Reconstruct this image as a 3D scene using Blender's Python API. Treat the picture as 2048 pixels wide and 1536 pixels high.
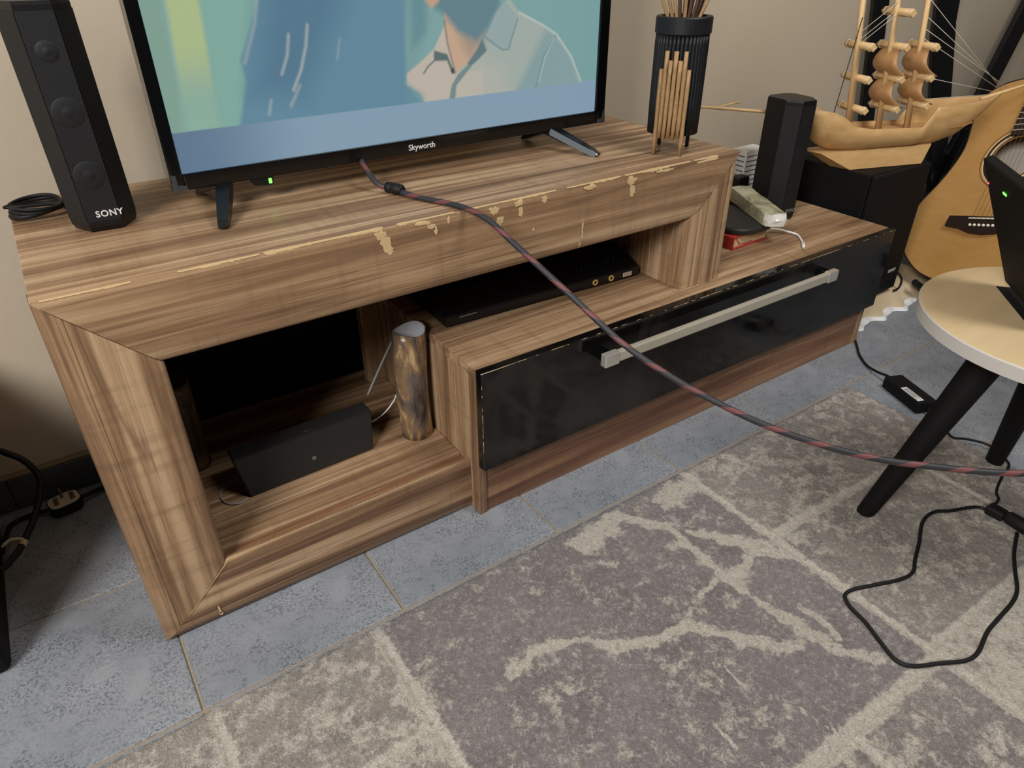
import bpy, bmesh, math, random
import numpy as np
from mathutils import Vector, Matrix, noise as mnoise

# ------------------------------------------------------------------ clear
for o in list(bpy.data.objects):
    bpy.data.objects.remove(o, do_unlink=True)
SC = bpy.context.scene
COL = SC.collection
random.seed(7)
rng = np.random.default_rng(7)
PI = math.pi

# ------------------------------------------------------------------ camera
def cam_matrix(rx, ry, rz):
    return (Matrix.Rotation(math.radians(rz), 3, 'Z') @ Matrix.Rotation(math.radians(rx), 3, 'X')
            @ Matrix.Rotation(math.radians(ry), 3, 'Z'))
cd = bpy.data.cameras.new('camera')
cam = bpy.data.objects.new('camera', cd)
COL.objects.link(cam)
cd.sensor_fit = 'HORIZONTAL'
cd.sensor_width = 36.0
cd.lens = 24.596
cd.clip_start = 0.02
cam.matrix_world = Matrix.Translation((0.0475, -0.8396, 0.8736)) @ cam_matrix(57.789, -0.3264, -34.0253).to_4x4()
SC.camera = cam

# ------------------------------------------------------------------ world, lights, exposure
w = bpy.data.worlds.new('world')
SC.world = w
w.use_nodes = True
w.node_tree.nodes['Background'].inputs[0].default_value = (1.0, 0.93, 0.83, 1)
w.node_tree.nodes['Background'].inputs[1].default_value = 0.035

def area(name, loc, target, size, size_y, power, col):
    l = bpy.data.lights.new(name, 'AREA')
    l.shape = 'RECTANGLE'; l.size = size; l.size_y = size_y
    l.energy = power; l.color = col
    o = bpy.data.objects.new(name, l)
    COL.objects.link(o)
    o.location = loc
    d = Vector(target) - Vector(loc)
    o.rotation_euler = d.to_track_quat('-Z', 'Y').to_euler()
    return o
# a window high on the left of the room (main light) and a weaker ceiling lamp towards the right
area('window_light', (-1.55, -1.35, 2.0), (0.6, 0.0, 0.3), 0.9, 0.8, 86, (1.0, 0.97, 0.935))
area('ceiling_light', (1.4, -1.15, 2.5), (1.4, 0.0, 0.3), 0.8, 0.8, 34, (1.0, 0.975, 0.94))

SC.view_settings.view_transform = 'Standard'
SC.view_settings.look = 'None'
SC.view_settings.exposure = -0.06
SC.view_settings.gamma = 1.0
SC.view_settings.use_curve_mapping = False

# ------------------------------------------------------------------ materials
def srgb(r, g, b):
    def f(c):
        c /= 255.0
        return c / 12.92 if c <= 0.04045 else ((c + 0.055) / 1.055) ** 2.4
    return (f(r), f(g), f(b), 1.0)

MATS = {}
class NT:
    """small node-tree builder"""
    def __init__(self, name, rough=0.5, spec=0.5, metal=0.0, base=(0.5, 0.5, 0.5, 1), coat=0.0):
        m = bpy.data.materials.new(name)
        m.use_nodes = True
        self.m = m; self.t = m.node_tree
        self.b = self.t.nodes['Principled BSDF']
        self.b.inputs['Roughness'].default_value = rough
        self.b.inputs['Specular IOR Level'].default_value = spec
        self.b.inputs['Metallic'].default_value = metal
        self.b.inputs['Base Color'].default_value = base
        self.b.inputs['Coat Weight'].default_value = coat
        self.b.inputs['Coat Roughness'].default_value = 0.15
        MATS[name] = m
        self._co = None
    def n(self, kind, **kw):
        nd = self.t.nodes.new(kind)
        for k, v in kw.items():
            setattr(nd, k, v)
        return nd
    def l(self, a, b):
        self.t.links.new(a, b)
    def co(self, kind='Object'):
        if self._co is None:
            self._co = self.n('ShaderNodeTexCoord')
        return self._co.outputs[kind]
    def map(self, scale=(1, 1, 1), rot=(0, 0, 0), loc=(0, 0, 0), src=None):
        mp = self.n('ShaderNodeMapping')
        mp.inputs['Scale'].default_value = scale
        mp.inputs['Rotation'].default_value = rot
        mp.inputs['Location'].default_value = loc
        self.l(src if src is not None else self.co(), mp.inputs['Vector'])
        return mp.outputs[0]
    def noise(self, scale, detail=4, rough=0.55, dist=0.0, vec=None):
        nd = self.n('ShaderNodeTexNoise')
        nd.inputs['Scale'].default_value = scale
        nd.inputs['Detail'].default_value = detail
        nd.inputs['Roughness'].default_value = rough
        nd.inputs['Distortion'].default_value = dist
        self.l(vec if vec is not None else self.co(), nd.inputs['Vector'])
        return nd.outputs['Fac']
    def ramp(self, fac, stops):
        r = self.n('ShaderNodeValToRGB')
        while len(r.color_ramp.elements) < len(stops):
            r.color_ramp.elements.new(0.5)
        for e, (p, c) in zip(r.color_ramp.elements, stops):
            e.position = p
            e.color = c if len(c) == 4 else (*c, 1)
        self.l(fac, r.inputs[0])
        return r.outputs[0]
    def mix(self, fac, a, b, mode='MIX'):
        mx = self.n('ShaderNodeMix', data_type='RGBA', blend_type=mode)
        def put(sock, v):
            if isinstance(v, (int, float)):
                sock.default_value = v
            elif isinstance(v, tuple):
                sock.default_value = v
            else:
                self.l(v, sock)
        put(mx.inputs['Factor'], fac); put(mx.inputs['A'], a); put(mx.inputs['B'], b)
        return mx.outputs['Result']
    def math(self, op, a, b=0.0, clamp=False):
        nd = self.n('ShaderNodeMath', operation=op, use_clamp=clamp)
        for s, v in zip(nd.inputs, (a, b)):
            if isinstance(v, (int, float)):
                s.default_value = v
            else:
                self.l(v, s)
        return nd.outputs[0]
    def attr(self, name):
        nd = self.n('ShaderNodeAttribute'); nd.attribute_name = name
        return nd
    def bump(self, h, strength=0.3, dist=0.002):
        bp = self.n('ShaderNodeBump')
        bp.inputs['Strength'].default_value = strength
        bp.inputs['Distance'].default_value = dist
        self.l(h, bp.inputs['Height'])
        self.l(bp.outputs[0], self.b.inputs['Normal'])
    def col(self, c): self.l(c, self.b.inputs['Base Color'])
    def rough(self, r): self.l(r, self.b.inputs['Roughness'])

def plain(name, c, rough=0.5, spec=0.5, metal=0.0, coat=0.0, grain=0.0, gscale=400, emit=None, es=1.0):
    t = NT(name, rough, spec, metal, srgb(*c), coat)
    if grain > 0:
        h = t.noise(gscale, 2, 0.6)
        t.bump(h, grain, 0.001)
        cc = t.mix(0.12, srgb(*c), t.ramp(h, [(0.3, (0, 0, 0)), (0.7, (1, 1, 1))]), 'OVERLAY')
        t.col(cc)
    if emit:
        t.b.inputs['Emission Color'].default_value = srgb(*emit)
        t.b.inputs['Emission Strength'].default_value = es
    return t.m

def wood(name, axis, seed=0, light=(184, 155, 122), mid=(150, 120, 90), dark=(90, 65, 47), across=24.0, rough=0.42, saw=1.0):
    t = NT(name, rough, 0.4)
    def sc(a, c):
        s = [c, c, c]; s['xyz'.index(axis)] = a
        return tuple(s)
    off = (seed * 3.7, seed * 1.9, seed * 2.3)
    n1 = t.noise(1.0, 4, 0.55, 0.9, t.map(sc(0.9, across), loc=off))
    n2 = t.noise(1.0, 3, 0.6, 0.35, t.map(sc(2.2, across * 3.4), loc=off))
    n3 = t.noise(1.0, 3, 0.6, 0.0, t.map(sc(9, across * 16), loc=off))
    big = t.noise(1.0, 2, 0.5, 0.4, t.map(sc(0.35, across * 0.32), loc=off))
    s = t.math('ADD', t.math('MULTIPLY', n1, 0.55), t.math('MULTIPLY', n2, 0.3))
    s = t.math('ADD', s, t.math('MULTIPLY', n3, 0.15))
    c = t.ramp(s, [(0.36, srgb(*dark)), (0.44, srgb(*[(a + b) // 2 for a, b in zip(mid, dark)])), (0.50, srgb(*mid)), (0.58, srgb(*light))])
    c = t.mix(t.math('MULTIPLY', t.math('SUBTRACT', big, 0.40, True), 0.9, True), c, srgb(*mid), 'MIX')
    # thin dark growth lines
    ln = t.noise(1.0, 2, 0.5, 0.6, t.map(sc(0.7, across * 1.7), loc=(off[0] + 9, off[1] + 4, off[2])))
    lm = t.math('ABSOLUTE', t.math('SUBTRACT', ln, 0.5))
    lf = t.ramp(lm, [(0.0, (1, 1, 1)), (0.016, (0, 0, 0))])
    c = t.mix(t.math('MULTIPLY', lf, 0.55), c, srgb(*dark))
    # faint saw marks across the grain
    sw = t.noise(1.0, 2, 0.6, 0, t.map(sc(60, 7), loc=off))
    c = t.mix(t.math('MULTIPLY', t.math('SUBTRACT', sw, 0.52, True), saw), c, srgb(*dark))
    t.col(c)
    t.bump(n3, 0.10, 0.0006)
    t.rough(t.math('ADD', t.math('MULTIPLY', n2, 0.2), rough - 0.1))
    return t.m

wood('wood_x', 'x', 1)
wood('wood_x_rail', 'x', 3, across=26)
wood('wood_z', 'z', 2, across=19, saw=1.5)
wood('wood_z_side', 'z', 6, across=24)
wood('wood_y', 'y', 4)
wood('wood_base', 'x', 5, light=(160, 124, 94), mid=(132, 96, 70), dark=(88, 58, 42))
plain('chipboard', (196, 168, 126), 0.85, 0.2, grain=0.4, gscale=600)
plain('hardboard', (22, 18, 15), 0.8, 0.2)
plain('black_plastic', (14, 14, 16), 0.42, 0.4, grain=0.08, gscale=900)
plain('black_satin', (17, 17, 19), 0.3, 0.5)
plain('black_gloss', (10, 10, 12), 0.12, 0.5)
plain('black_matte', (15, 14, 15), 0.7, 0.2, grain=0.15, gscale=500)
plain('black_rubber', (16, 16, 17), 0.6, 0.35)
plain('charcoal', (36, 35, 35), 0.5, 0.4, grain=0.1, gscale=700)
plain('bracket_grey', (104, 112, 120), 0.4, 0.5)
plain('chrome', (214, 211, 202), 0.2, 0.6, metal=0.6)
plain('brushed_steel', (186, 180, 164), 0.36, 0.6, metal=0.25)
plain('brass', (236, 200, 112), 0.3, 0.5, metal=0.35)
plain('logo_silver', (215, 215, 210), 0.4, 0.5)
plain('logo_dim', (120, 118, 114), 0.5, 0.4)
plain('white_plastic', (226, 226, 226), 0.4, 0.5)
plain('grey_cable', (150, 152, 154), 0.5, 0.4)
plain('paper_white', (222, 220, 214), 0.7, 0.2)
plain('print_grey', (96, 96, 100), 0.7, 0.2)
plain('page_cream', (216, 190, 150), 0.8, 0.2)
plain('book_red', (176, 52, 48), 0.5, 0.4)
plain('led_green', (60, 255, 40), 0.4, emit=(80, 255, 60), es=6)
plain('led_red', (255, 60, 70), 0.4, emit=(255, 60, 80), es=5)
plain('reed_gold', (160, 128, 88), 0.5, 0.4, grain=0.2, gscale=120)
plain('reed_dark', (84, 62, 50), 0.6, 0.3, grain=0.2, gscale=120)
plain('string_white', (212, 204, 190), 0.7, 0.2)
plain('string_dark', (40, 36, 32), 0.7, 0.2)
plain('guitar_string', (120, 92, 56), 0.5, 0.3)
plain('rosewood', (38, 26, 22), 0.45, 0.4, grain=0.1)
plain('bone', (232, 226, 208), 0.35, 0.5)
plain('stool_edge', (196, 192, 186), 0.45, 0.4)
plain('tape_film', (60, 60, 62), 0.15, 0.6)
plain('pin_bronze', (120, 100, 72), 0.35, 0.5, metal=0.7)
plain('plug_face', (196, 182, 158), 0.6, 0.3)
plain('tie_white', (200, 184, 160), 0.6, 0.3)
plain('guitar_inside', (226, 214, 200), 0.8, 0.2)
plain('guitar_label', (200, 168, 120), 0.8, 0.2)
plain('guitar_binding', (46, 34, 26), 0.5, 0.3)

def light_wood(name, axis, light, dark, across, rough=0.45, coat=0.0):
    t = NT(name, rough, 0.4, coat=coat)
    s1 = [across] * 3; s1['xyz'.index(axis)] = across * 0.06
    a = t.noise(1.0, 4, 0.6, 0.3, t.map(tuple(s1)))
    b = t.noise(9.0, 3, 0.5, 0.5)
    md = tuple((p + q) // 2 for p, q in zip(light, dark))
    c = t.ramp(a, [(0.25, srgb(*md)), (0.7, srgb(*light))])
    c = t.mix(t.math('MULTIPLY', t.math('SUBTRACT', b, 0.45, True), 1.0), c, srgb(*dark))
    t.col(c)
    t.bump(a, 0.04, 0.0004)
    return t.m
light_wood('ship_wood', 'x', (204, 168, 116), (170, 128, 78), 60)
light_wood('ship_bamboo', 'z', (224, 192, 140), (190, 148, 98), 90)
light_wood('sail_wood', 'z', (190, 148, 100), (158, 114, 72), 60)
light_wood('guitar_top', 'y', (190, 146, 86), (172, 124, 66), 70, 0.32, 0.3)
light_wood('guitar_side', 'y', (120, 72, 40), (90, 52, 30), 40, 0.35, 0.3)
light_wood('stool_wood', 'x', (198, 176, 138), (184, 158, 118), 40, 0.5)

# wall paint
t = NT('wall_paint', 0.75, 0.25)
a = t.noise(2.0, 3, 0.5); b = t.noise(60, 4, 0.6)
t.col(t.mix(t.math('MULTIPLY', a, 0.4), srgb(197, 184, 164), srgb(186, 170, 146)))
t.bump(b, 0.12, 0.004)
plain('cement', (160, 138, 108), 0.9, 0.15, grain=0.5, gscale=200)
plain('grout', (150, 137, 118), 0.9, 0.15, grain=0.4, gscale=300)

# floor tile glaze : blue grey with darker speckle clouds
def tile_mat(name, c1, c2, c3):
    t = NT(name, 0.42, 0.5)
    big = t.noise(6, 3, 0.55, 0.3)
    fine = t.noise(260, 5, 0.75, 0.6)
    mid = t.noise(13, 5, 0.7, 0.8)
    c = t.ramp(big, [(0.3, srgb(*c2)), (0.62, srgb(*c1))])
    msk = t.math('MULTIPLY', t.ramp(mid, [(0.36, (0, 0, 0)), (0.60, (1, 1, 1))]), t.ramp(fine, [(0.47, (0, 0, 0)), (0.58, (1, 1, 1))]))
    c = t.mix(t.math('MULTIPLY', msk, 0.8), c, srgb(*c3))
    t.col(c)
    t.rough(t.math('ADD', t.math('MULTIPLY', fine, 0.25), 0.30))
    t.bump(fine, 0.15, 0.0008)
tile_mat('floor_tile', (150, 154, 160), (128, 133, 140), (56, 63, 76))
tile_mat('skirting_tile', (84, 89, 94), (70, 75, 80), (50, 54, 59))

# rug : colours from panel/vein attributes, fine pile from noise
t = NT('rug_pile', 0.95, 0.1)
at = t.attr('cream'); tn = t.attr('tone')
cream = srgb(212, 203, 189)
f1 = t.noise(34, 9, 0.78, 0.3); f2 = t.noise(330, 3, 0.7, 0.5)
br = t.noise(9, 5, 0.65, 0.6)
g1 = t.ramp(tn.outputs['Fac'], [(0.0, srgb(146, 136, 137)), (0.5, srgb(154, 145, 139)), (1.0, srgb(176, 166, 152))])
dk = t.mix(t.math('MULTIPLY', t.ramp(br, [(0.42, (0, 0, 0)), (0.68, (1, 1, 1))]), 0.6), g1, srgb(108, 99, 100))
cf = t.math('ADD', at.outputs['Fac'], t.math('MULTIPLY', t.math('SUBTRACT', f1, 0.5), 2.8))
cf = t.math('ADD', cf, t.math('MULTIPLY', t.math('SUBTRACT', br, 0.5), 0.9))
c = t.mix(t.ramp(cf, [(0.36, (0, 0, 0)), (0.66, (1, 1, 1))]), dk, cream)
f3 = t.noise(120, 5, 0.8, 0.4); f4 = t.noise(110, 5, 0.8, 0.8, t.map((1, 1, 1), loc=(3.3, 1.7, 0.2)))
c = t.mix(t.math('MULTIPLY', t.ramp(f3, [(0.52, (0, 0, 0)), (0.64, (1, 1, 1))]), 0.5), c, srgb(216, 208, 200))
c = t.mix(t.math('MULTIPLY', t.ramp(f4, [(0.53, (0, 0, 0)), (0.66, (1, 1, 1))]), 0.55), c, srgb(92, 84, 82))
c = t.mix(0.25, c, t.ramp(f2, [(0.3, (0.05, 0.05, 0.05)), (0.7, (0.95, 0.95, 0.95))]), 'OVERLAY')
t.col(c)
t.b.inputs['Sheen Weight'].default_value = 0.25
t.bump(t.math('ADD', f2, t.math('MULTIPLY', f3, 1.2)), 1.0, 0.005)

# braided cable: black with red spiral
t = NT('braid', 0.5, 0.4)
uv = t.co('UV')
sep = t.n('ShaderNodeSeparateXYZ'); t.l(uv, sep.inputs[0])
u_, v_ = sep.outputs[0], sep.outputs[1]
sp = t.math('FRACT', t.math('ADD', t.math('MULTIPLY', u_, 18.0), v_))
red = t.math('MULTIPLY', t.math('LESS_THAN', sp, 0.34), 1.0)
wv = t.n('ShaderNodeTexChecker'); wv.inputs['Scale'].default_value = 1.0
mp = t.n('ShaderNodeMapping'); mp.inputs['Scale'].default_value = (900, 14, 1); t.l(uv, mp.inputs[0]); t.l(mp.outputs[0], wv.inputs['Vector'])
c = t.mix(red, srgb(28, 28, 32), srgb(108, 54, 54))
c = t.mix(t.math('MULTIPLY', wv.outputs['Fac'], 0.3), c, srgb(96, 96, 102))
t.col(c); t.bump(wv.outputs['Fac'], 0.4, 0.0008)

# black gloss drawer with smears
t = NT('drawer_gloss', 0.12, 0.5, base=srgb(14, 13, 13))
n = t.noise(4.5, 4, 0.6, 1.2)
t.rough(t.math('ADD', t.math('MULTIPLY', t.ramp(n, [(0.45, (0, 0, 0)), (0.7, (1, 1, 1))]), 0.3), 0.10))
t.col(t.mix(t.ramp(n, [(0.42, (0, 0, 0)), (0.75, (1, 1, 1))]), srgb(13, 12, 12), srgb(40, 36, 33)))

# speaker grille cloth
t = NT('grille', 0.6, 0.4)
v = t.n('ShaderNodeTexVoronoi'); v.inputs['Scale'].default_value = 620; t.l(t.co(), v.inputs['Vector'])
t.col(t.ramp(v.outputs['Distance'], [(0.1, srgb(6, 6, 7)), (0.6, srgb(20, 21, 24))]))
t.bump(v.outputs['Distance'], 0.2, 0.0004)

# polished cow horn
t = NT('horn', 0.32, 0.5, coat=0.15)
n1 = t.noise(1.0, 4, 0.6, 0.6, t.map((34, 34, 9), loc=(1.3, 0.2, 0.7)))
n2 = t.noise(220, 3, 0.7)
c = t.ramp(t.math('ADD', t.math('MULTIPLY', n1, 0.92), t.math('MULTIPLY', n2, 0.08)),
           [(0.36, srgb(46, 38, 34)), (0.46, srgb(96, 86, 80)), (0.53, srgb(132, 104, 72)), (0.6, srgb(196, 168, 128)), (0.68, srgb(170, 116, 60))])
t.col(c)
plain('horn_inside', (206, 208, 214), 0.5, 0.4)
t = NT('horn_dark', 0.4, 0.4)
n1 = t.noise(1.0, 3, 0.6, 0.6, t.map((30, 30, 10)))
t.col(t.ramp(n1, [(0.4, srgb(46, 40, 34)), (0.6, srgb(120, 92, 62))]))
plain('horn_rim', (150, 130, 84), 0.5, 0.4)

# vase slats
plain('slat_black', (20, 22, 27), 0.5, 0.4, grain=0.2, gscale=200)

# parcel wrap
t = NT('parcel', 0.32, 0.5)
n1 = t.noise(18, 4, 0.6, 0.8)
t.col(t.ramp(n1, [(0.3, srgb(96, 98, 76)), (0.5, srgb(168, 164, 134)), (0.7, srgb(196, 190, 164))]))
t.bump(t.noise(60, 3, 0.6, 1.0), 0.4, 0.003)
plain('wrap_white', (205, 202, 194), 0.2, 0.6, grain=0.5, gscale=120)

# cloth on the low platform
t = NT('cream_cloth', 0.8, 0.2)
t.col(t.mix(t.noise(6, 3), srgb(214, 196, 164), srgb(196, 176, 142)))
t.bump(t.noise(300, 2), 0.2, 0.001)
plain('cloth_white', (226, 226, 226), 0.7, 0.3)

# TV picture
t = NT('tv_picture', 0.25, 0.5, base=(0.01, 0.01, 0.01, 1))
pa = t.attr('picture')
t.l(pa.outputs['Color'], t.b.inputs['Emission Color'])
t.b.inputs['Emission Strength'].default_value = 0.9

# ------------------------------------------------------------------ object helpers
def thing(name, label, cat, loc=(0, 0, 0), group=None):
    o = bpy.data.objects.new(name, None)
    o.empty_display_size = 0.02
    COL.objects.link(o)
    o.location = loc
    o['label'] = label; o['category'] = cat
    if group: o['group'] = group
    return o
def tag(o, label, cat, group=None):
    o['label'] = label; o['category'] = cat
    if group: o['group'] = group
    return o
def base_loc(parent):
    v = Vector((0, 0, 0))
    while parent is not None:
        v += parent.location; parent = parent.parent
    return v
def link_mesh(name, me, mat, parent=None, loc=None, smooth=False, label=None):
    if mat is not None and len(me.materials) == 0:
        me.materials.append(MATS[mat])
    if smooth:
        me.polygons.foreach_set('use_smooth', [True] * len(me.polygons))
    o = bpy.data.objects.new(name, me)
    COL.objects.link(o)
    if parent is not None: o.parent = parent
    if loc is not None: o.location = loc
    if label: o['label'] = label
    return o
def finish(name, bm, mat, parent=None, smooth=False, label=None, kind=None, auto=None, origin=None):
    """bm holds world coordinates; make it one object under parent"""
    off = base_loc(parent)
    if parent is None and origin is not None:
        off = Vector(origin)
    bmesh.ops.recalc_face_normals(bm, faces=bm.faces)
    for v in bm.verts: v.co -= off
    me = bpy.data.meshes.new(name)
    bm.to_mesh(me); bm.free()
    if auto is not None:
        me.polygons.foreach_set('use_smooth', [True] * len(me.polygons))
        try: me.set_sharp_from_angle(angle=math.radians(auto))
        except Exception: pass
    o = link_mesh(name, me, mat, parent, None, smooth, label)
    if parent is None and origin is not None: o.location = off
    if kind: o['kind'] = kind
    return o
def new(): return bmesh.new()
def box(bm, x0, x1, y0, y1, z0, z1, bev=0.0, seg=2, M=None):
    vs = [bm.verts.new((x, y, z)) for x in (x0, x1) for y in (y0, y1) for z in (z0, z1)]
    fs = [bm.faces.new([vs[i] for i in f]) for f in ((0, 1, 3, 2), (4, 6, 7, 5), (0, 4, 5, 1), (2, 3, 7, 6), (0, 2, 6, 4), (1, 5, 7, 3))]
    if bev > 0:
        es = list({e for f in fs for e in f.edges})
        r = bmesh.ops.bevel(bm, geom=es, offset=bev, segments=seg, profile=0.5, affect='EDGES')
        vs = list({v for f in r['faces'] for v in f.verts} | {v for v in vs if v.is_valid})
    if M is not None:
        bmesh.ops.transform(bm, matrix=M, verts=[v for v in vs if v.is_valid])
    return vs
def prism(bm, pts, d, M=None):
    """pts 2D (x,z) loop extruded along y from 0 to d"""
    a = [bm.verts.new((x, 0, z)) for x, z in pts]; b = [bm.verts.new((x, d, z)) for x, z in pts]
    bm.faces.new(a); bm.faces.new(b[::-1])
    n = len(pts)
    for i in range(n):
        bm.faces.new((a[i], b[i], b[(i + 1) % n], a[(i + 1) % n]))
    if M is not None: bmesh.ops.transform(bm, matrix=M, verts=a + b)
    return a + b
def spline(pts, per=8):
    P = [Vector(p) for p in pts]
    if len(P) < 3: return P
    out = []
    for i in range(len(P) - 1):
        p0 = P[max(i - 1, 0)]; p1 = P[i]; p2 = P[i + 1]; p3 = P[min(i + 2, len(P) - 1)]
        for k in range(per):
            s = k / per
            out.append(0.5 * ((2 * p1) + (p2 - p0) * s + (2 * p0 - 5 * p1 + 4 * p2 - p3) * s * s + (3 * p1 - p0 - 3 * p2 + p3) * s ** 3))
    out.append(P[-1])
    return out
def tube(bm, pts, r, sides=8, uv=False, cap=True):
    """pts: list of Vector, r: number or list"""
    P = [Vector(p) for p in pts]
    n = len(P)
    R = r if isinstance(r, (list, tuple)) else [r] * n
    rings = []
    tan = []
    for i in range(n):
        d = P[min(i + 1, n - 1)] - P[max(i - 1, 0)]
        tan.append(d.normalized() if d.length > 1e-9 else Vector((0, 0, 1)))
    up = Vector((0, 0, 1)) if abs(tan[0].z) < 0.9 else Vector((1, 0, 0))
    side = tan[0].cross(up).normalized()
    L = 0.0; lens = []
    for i in range(n):
        if i: L += (P[i] - P[i - 1]).length
        lens.append(L)
        side = (side - tan[i] * side.dot(tan[i])).normalized()
        o = tan[i].cross(side)
        rings.append([bm.verts.new(P[i] + (side * math.cos(2 * PI * k / sides) + o * math.sin(2 * PI * k / sides)) * R[i]) for k in range(sides)])
    lay = bm.loops.layers.uv.verify() if uv else None
    for i in range(n - 1):
        for k in range(sides):
            f = bm.faces.new((rings[i][k], rings[i][(k + 1) % sides], rings[i + 1][(k + 1) % sides], rings[i + 1][k]))
            f.smooth = True
            if uv:
                for lp, (a, b) in zip(f.loops, ((i, k), (i, k + 1), (i + 1, k + 1), (i + 1, k))):
                    lp[lay].uv = (lens[a], b / sides)
    if cap:
        bm.faces.new(rings[0][::-1]); bm.faces.new(rings[-1])
    return rings
def lathe(bm, prof, c=(0, 0, 0), seg=32, cap=True):
    """prof: (r,z) pairs around a vertical axis at c"""
    rings = []
    for r, z in prof:
        rings.append([bm.verts.new((c[0] + r * math.cos(2 * PI * k / seg), c[1] + r * math.sin(2 * PI * k / seg), c[2] + z)) for k in range(seg)])
    for a, b in zip(rings, rings[1:]):
        for k in range(seg):
            bm.faces.new((a[k], a[(k + 1) % seg], b[(k + 1) % seg], b[k]))
    if cap:
        bm.faces.new(rings[0][::-1]); bm.faces.new(rings[-1])
    return rings
def frame(c, xa, ya):
    """4x4 with given local x and y axes"""
    xa = Vector(xa).normalized(); ya = Vector(ya); ya = (ya - xa * ya.dot(xa)).normalized(); za = xa.cross(ya)
    M = Matrix.Identity(4)
    for i in range(3):
        M[i][0] = xa[i]; M[i][1] = ya[i]; M[i][2] = za[i]; M[i][3] = c[i]
    return M
def text_part(name, s, size, M, mat, parent, depth=0.0004, bold=0.0, spacing=1.0):
    cu = bpy.data.curves.new('tmp_text', 'FONT')
    cu.body = s; cu.size = size; cu.extrude = depth; cu.align_x = 'CENTER'; cu.align_y = 'CENTER'
    cu.offset = bold; cu.space_character = spacing; cu.resolution_u = 3
    to = bpy.data.objects.new('tmp_text', cu)
    COL.objects.link(to)
    dg = bpy.context.evaluated_depsgraph_get()
    me = bpy.data.meshes.new_from_object(to.evaluated_get(dg))
    bpy.data.objects.remove(to, do_unlink=True)
    me.name = name
    me.transform(Matrix.Translation(-base_loc(parent)) @ M)
    me.materials.clear()
    return link_mesh(name, me, mat, parent)

# ------------------------------------------------------------------ measured dimensions (metres)
H = 0.5537        # top of the stand
L = 1.1187        # length of its front frame
H2 = 0.3062       # top of the drawer unit
XD, YD = 0.5266, -0.025
XR = 1.6640
WALL = 0.475
GX, GY, TS = 0.0177, -0.1377, 0.30

# ------------------------------------------------------------------ floor
bm = new()
box(bm, -2.0, 4.2, -2.2, WALL + 0.05, -0.06, -0.0025)
floor = finish('floor', bm, 'grout'); floor['kind'] = 'structure'
floor['label'] = 'floor of blue grey ceramic tiles with pale grout'
def tile_mesh(sx, sy):
    bm = new()
    box(bm, 0.0022, sx - 0.0022, 0.0022, sy - 0.0022, -0.008, 0.0, 0.0012, 1)
    me = bpy.data.meshes.new('floor_tile'); bm.to_mesh(me); bm.free()
    me.materials.append(MATS['floor_tile'])
    return me
full = tile_mesh(TS, TS); last = tile_mesh(TS, WALL - (GY + 2 * TS) + 0.001)
for j in range(-3, 3):
    for i in range(-6, 13):
        if j < -1 and i < 3: continue           # hidden under the rug
        me = full if j < 2 else last
        link_mesh('floor_tile', me, None, floor, (GX + i * TS, GY + j * TS, 0))

# ------------------------------------------------------------------ wall and skirting
bm = new()
box(bm, -2.0, 4.2, WALL, WALL + 0.05, -0.06, 2.6)
wall = finish('wall_back', bm, 'wall_paint'); wall['kind'] = 'structure'
wall['label'] = 'plain beige painted wall behind the television'
bm = new()
box(bm, -2.0, 4.2, WALL - 0.009, WALL, 0.067, 0.073, 0.001, 1)
bb = finish('baseboard_back', bm, 'cement'); bb['kind'] = 'structure'
bb['label'] = 'low skirting of dark blue grey tiles'
bm = new(); box(bm, 0.001, TS - 0.001, -0.010, 0.0, 0.0005, 0.066, 0.0015, 1)
sk = bpy.data.meshes.new('skirting_tile'); bm.to_mesh(sk); bm.free(); sk.materials.append(MATS['skirting_tile'])
for i in range(-7, 14):
    link_mesh('skirting_tile', sk, None, bb, (GX + 0.12 + i * TS, WALL, 0))

# ------------------------------------------------------------------ rug
RX0, RX1, RY0, RY1 = -1.15, 1.452, -1.05, -0.146
step = 0.0035
nx = int((RX1 - RX0) / step) + 1; ny = int((RY1 - RY0) / step) + 1
gx = np.linspace(RX0, RX1, nx); gy = np.linspace(RY0, RY1, ny)
X, Y = np.meshgrid(gx, gy, indexing='ij')
def vnoise(sc, seed, octv=4):
    out = np.zeros_like(X); amp = 1.0; tot = 0
    r = np.random.default_rng(seed)
    for o in range(octv):
        n = 256
        g = r.random((n, n))
        fx = (X - RX0 + 3.1) * sc; fy = (Y - RY0 + 5.7) * sc
        ix = np.floor(fx).astype(int); iy = np.floor(fy).astype(int)
        ux = fx - ix; uy = fy - iy
        ux = ux * ux * (3 - 2 * ux); uy = uy * uy * (3 - 2 * uy)
        a = g[ix % n, iy % n]; b = g[(ix + 1) % n, iy % n]; c = g[ix % n, (iy + 1) % n]; d = g[(ix + 1) % n, (iy + 1) % n]
        out += amp * ((a * (1 - ux) + b * ux) * (1 - uy) + (c * (1 - ux) + d * ux) * uy)
        tot += amp; amp *= 0.55; sc *= 2.03
    return out / tot
wx = (vnoise(9, 1) - 0.5) * 0.05; wy = (vnoise(9, 2) - 0.5) * 0.05
def seg_dist(ax, ay, bx, by, warp=0.0):
    px = X + wx * warp; py = Y + wy * warp
    dx, dy = bx - ax, by - ay
    tt = np.clip(((px - ax) * dx + (py - ay) * dy) / (dx * dx + dy * dy + 1e-12), 0, 1)
    return np.hypot(px - ax - tt * dx, py - ay - tt * dy)
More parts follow.
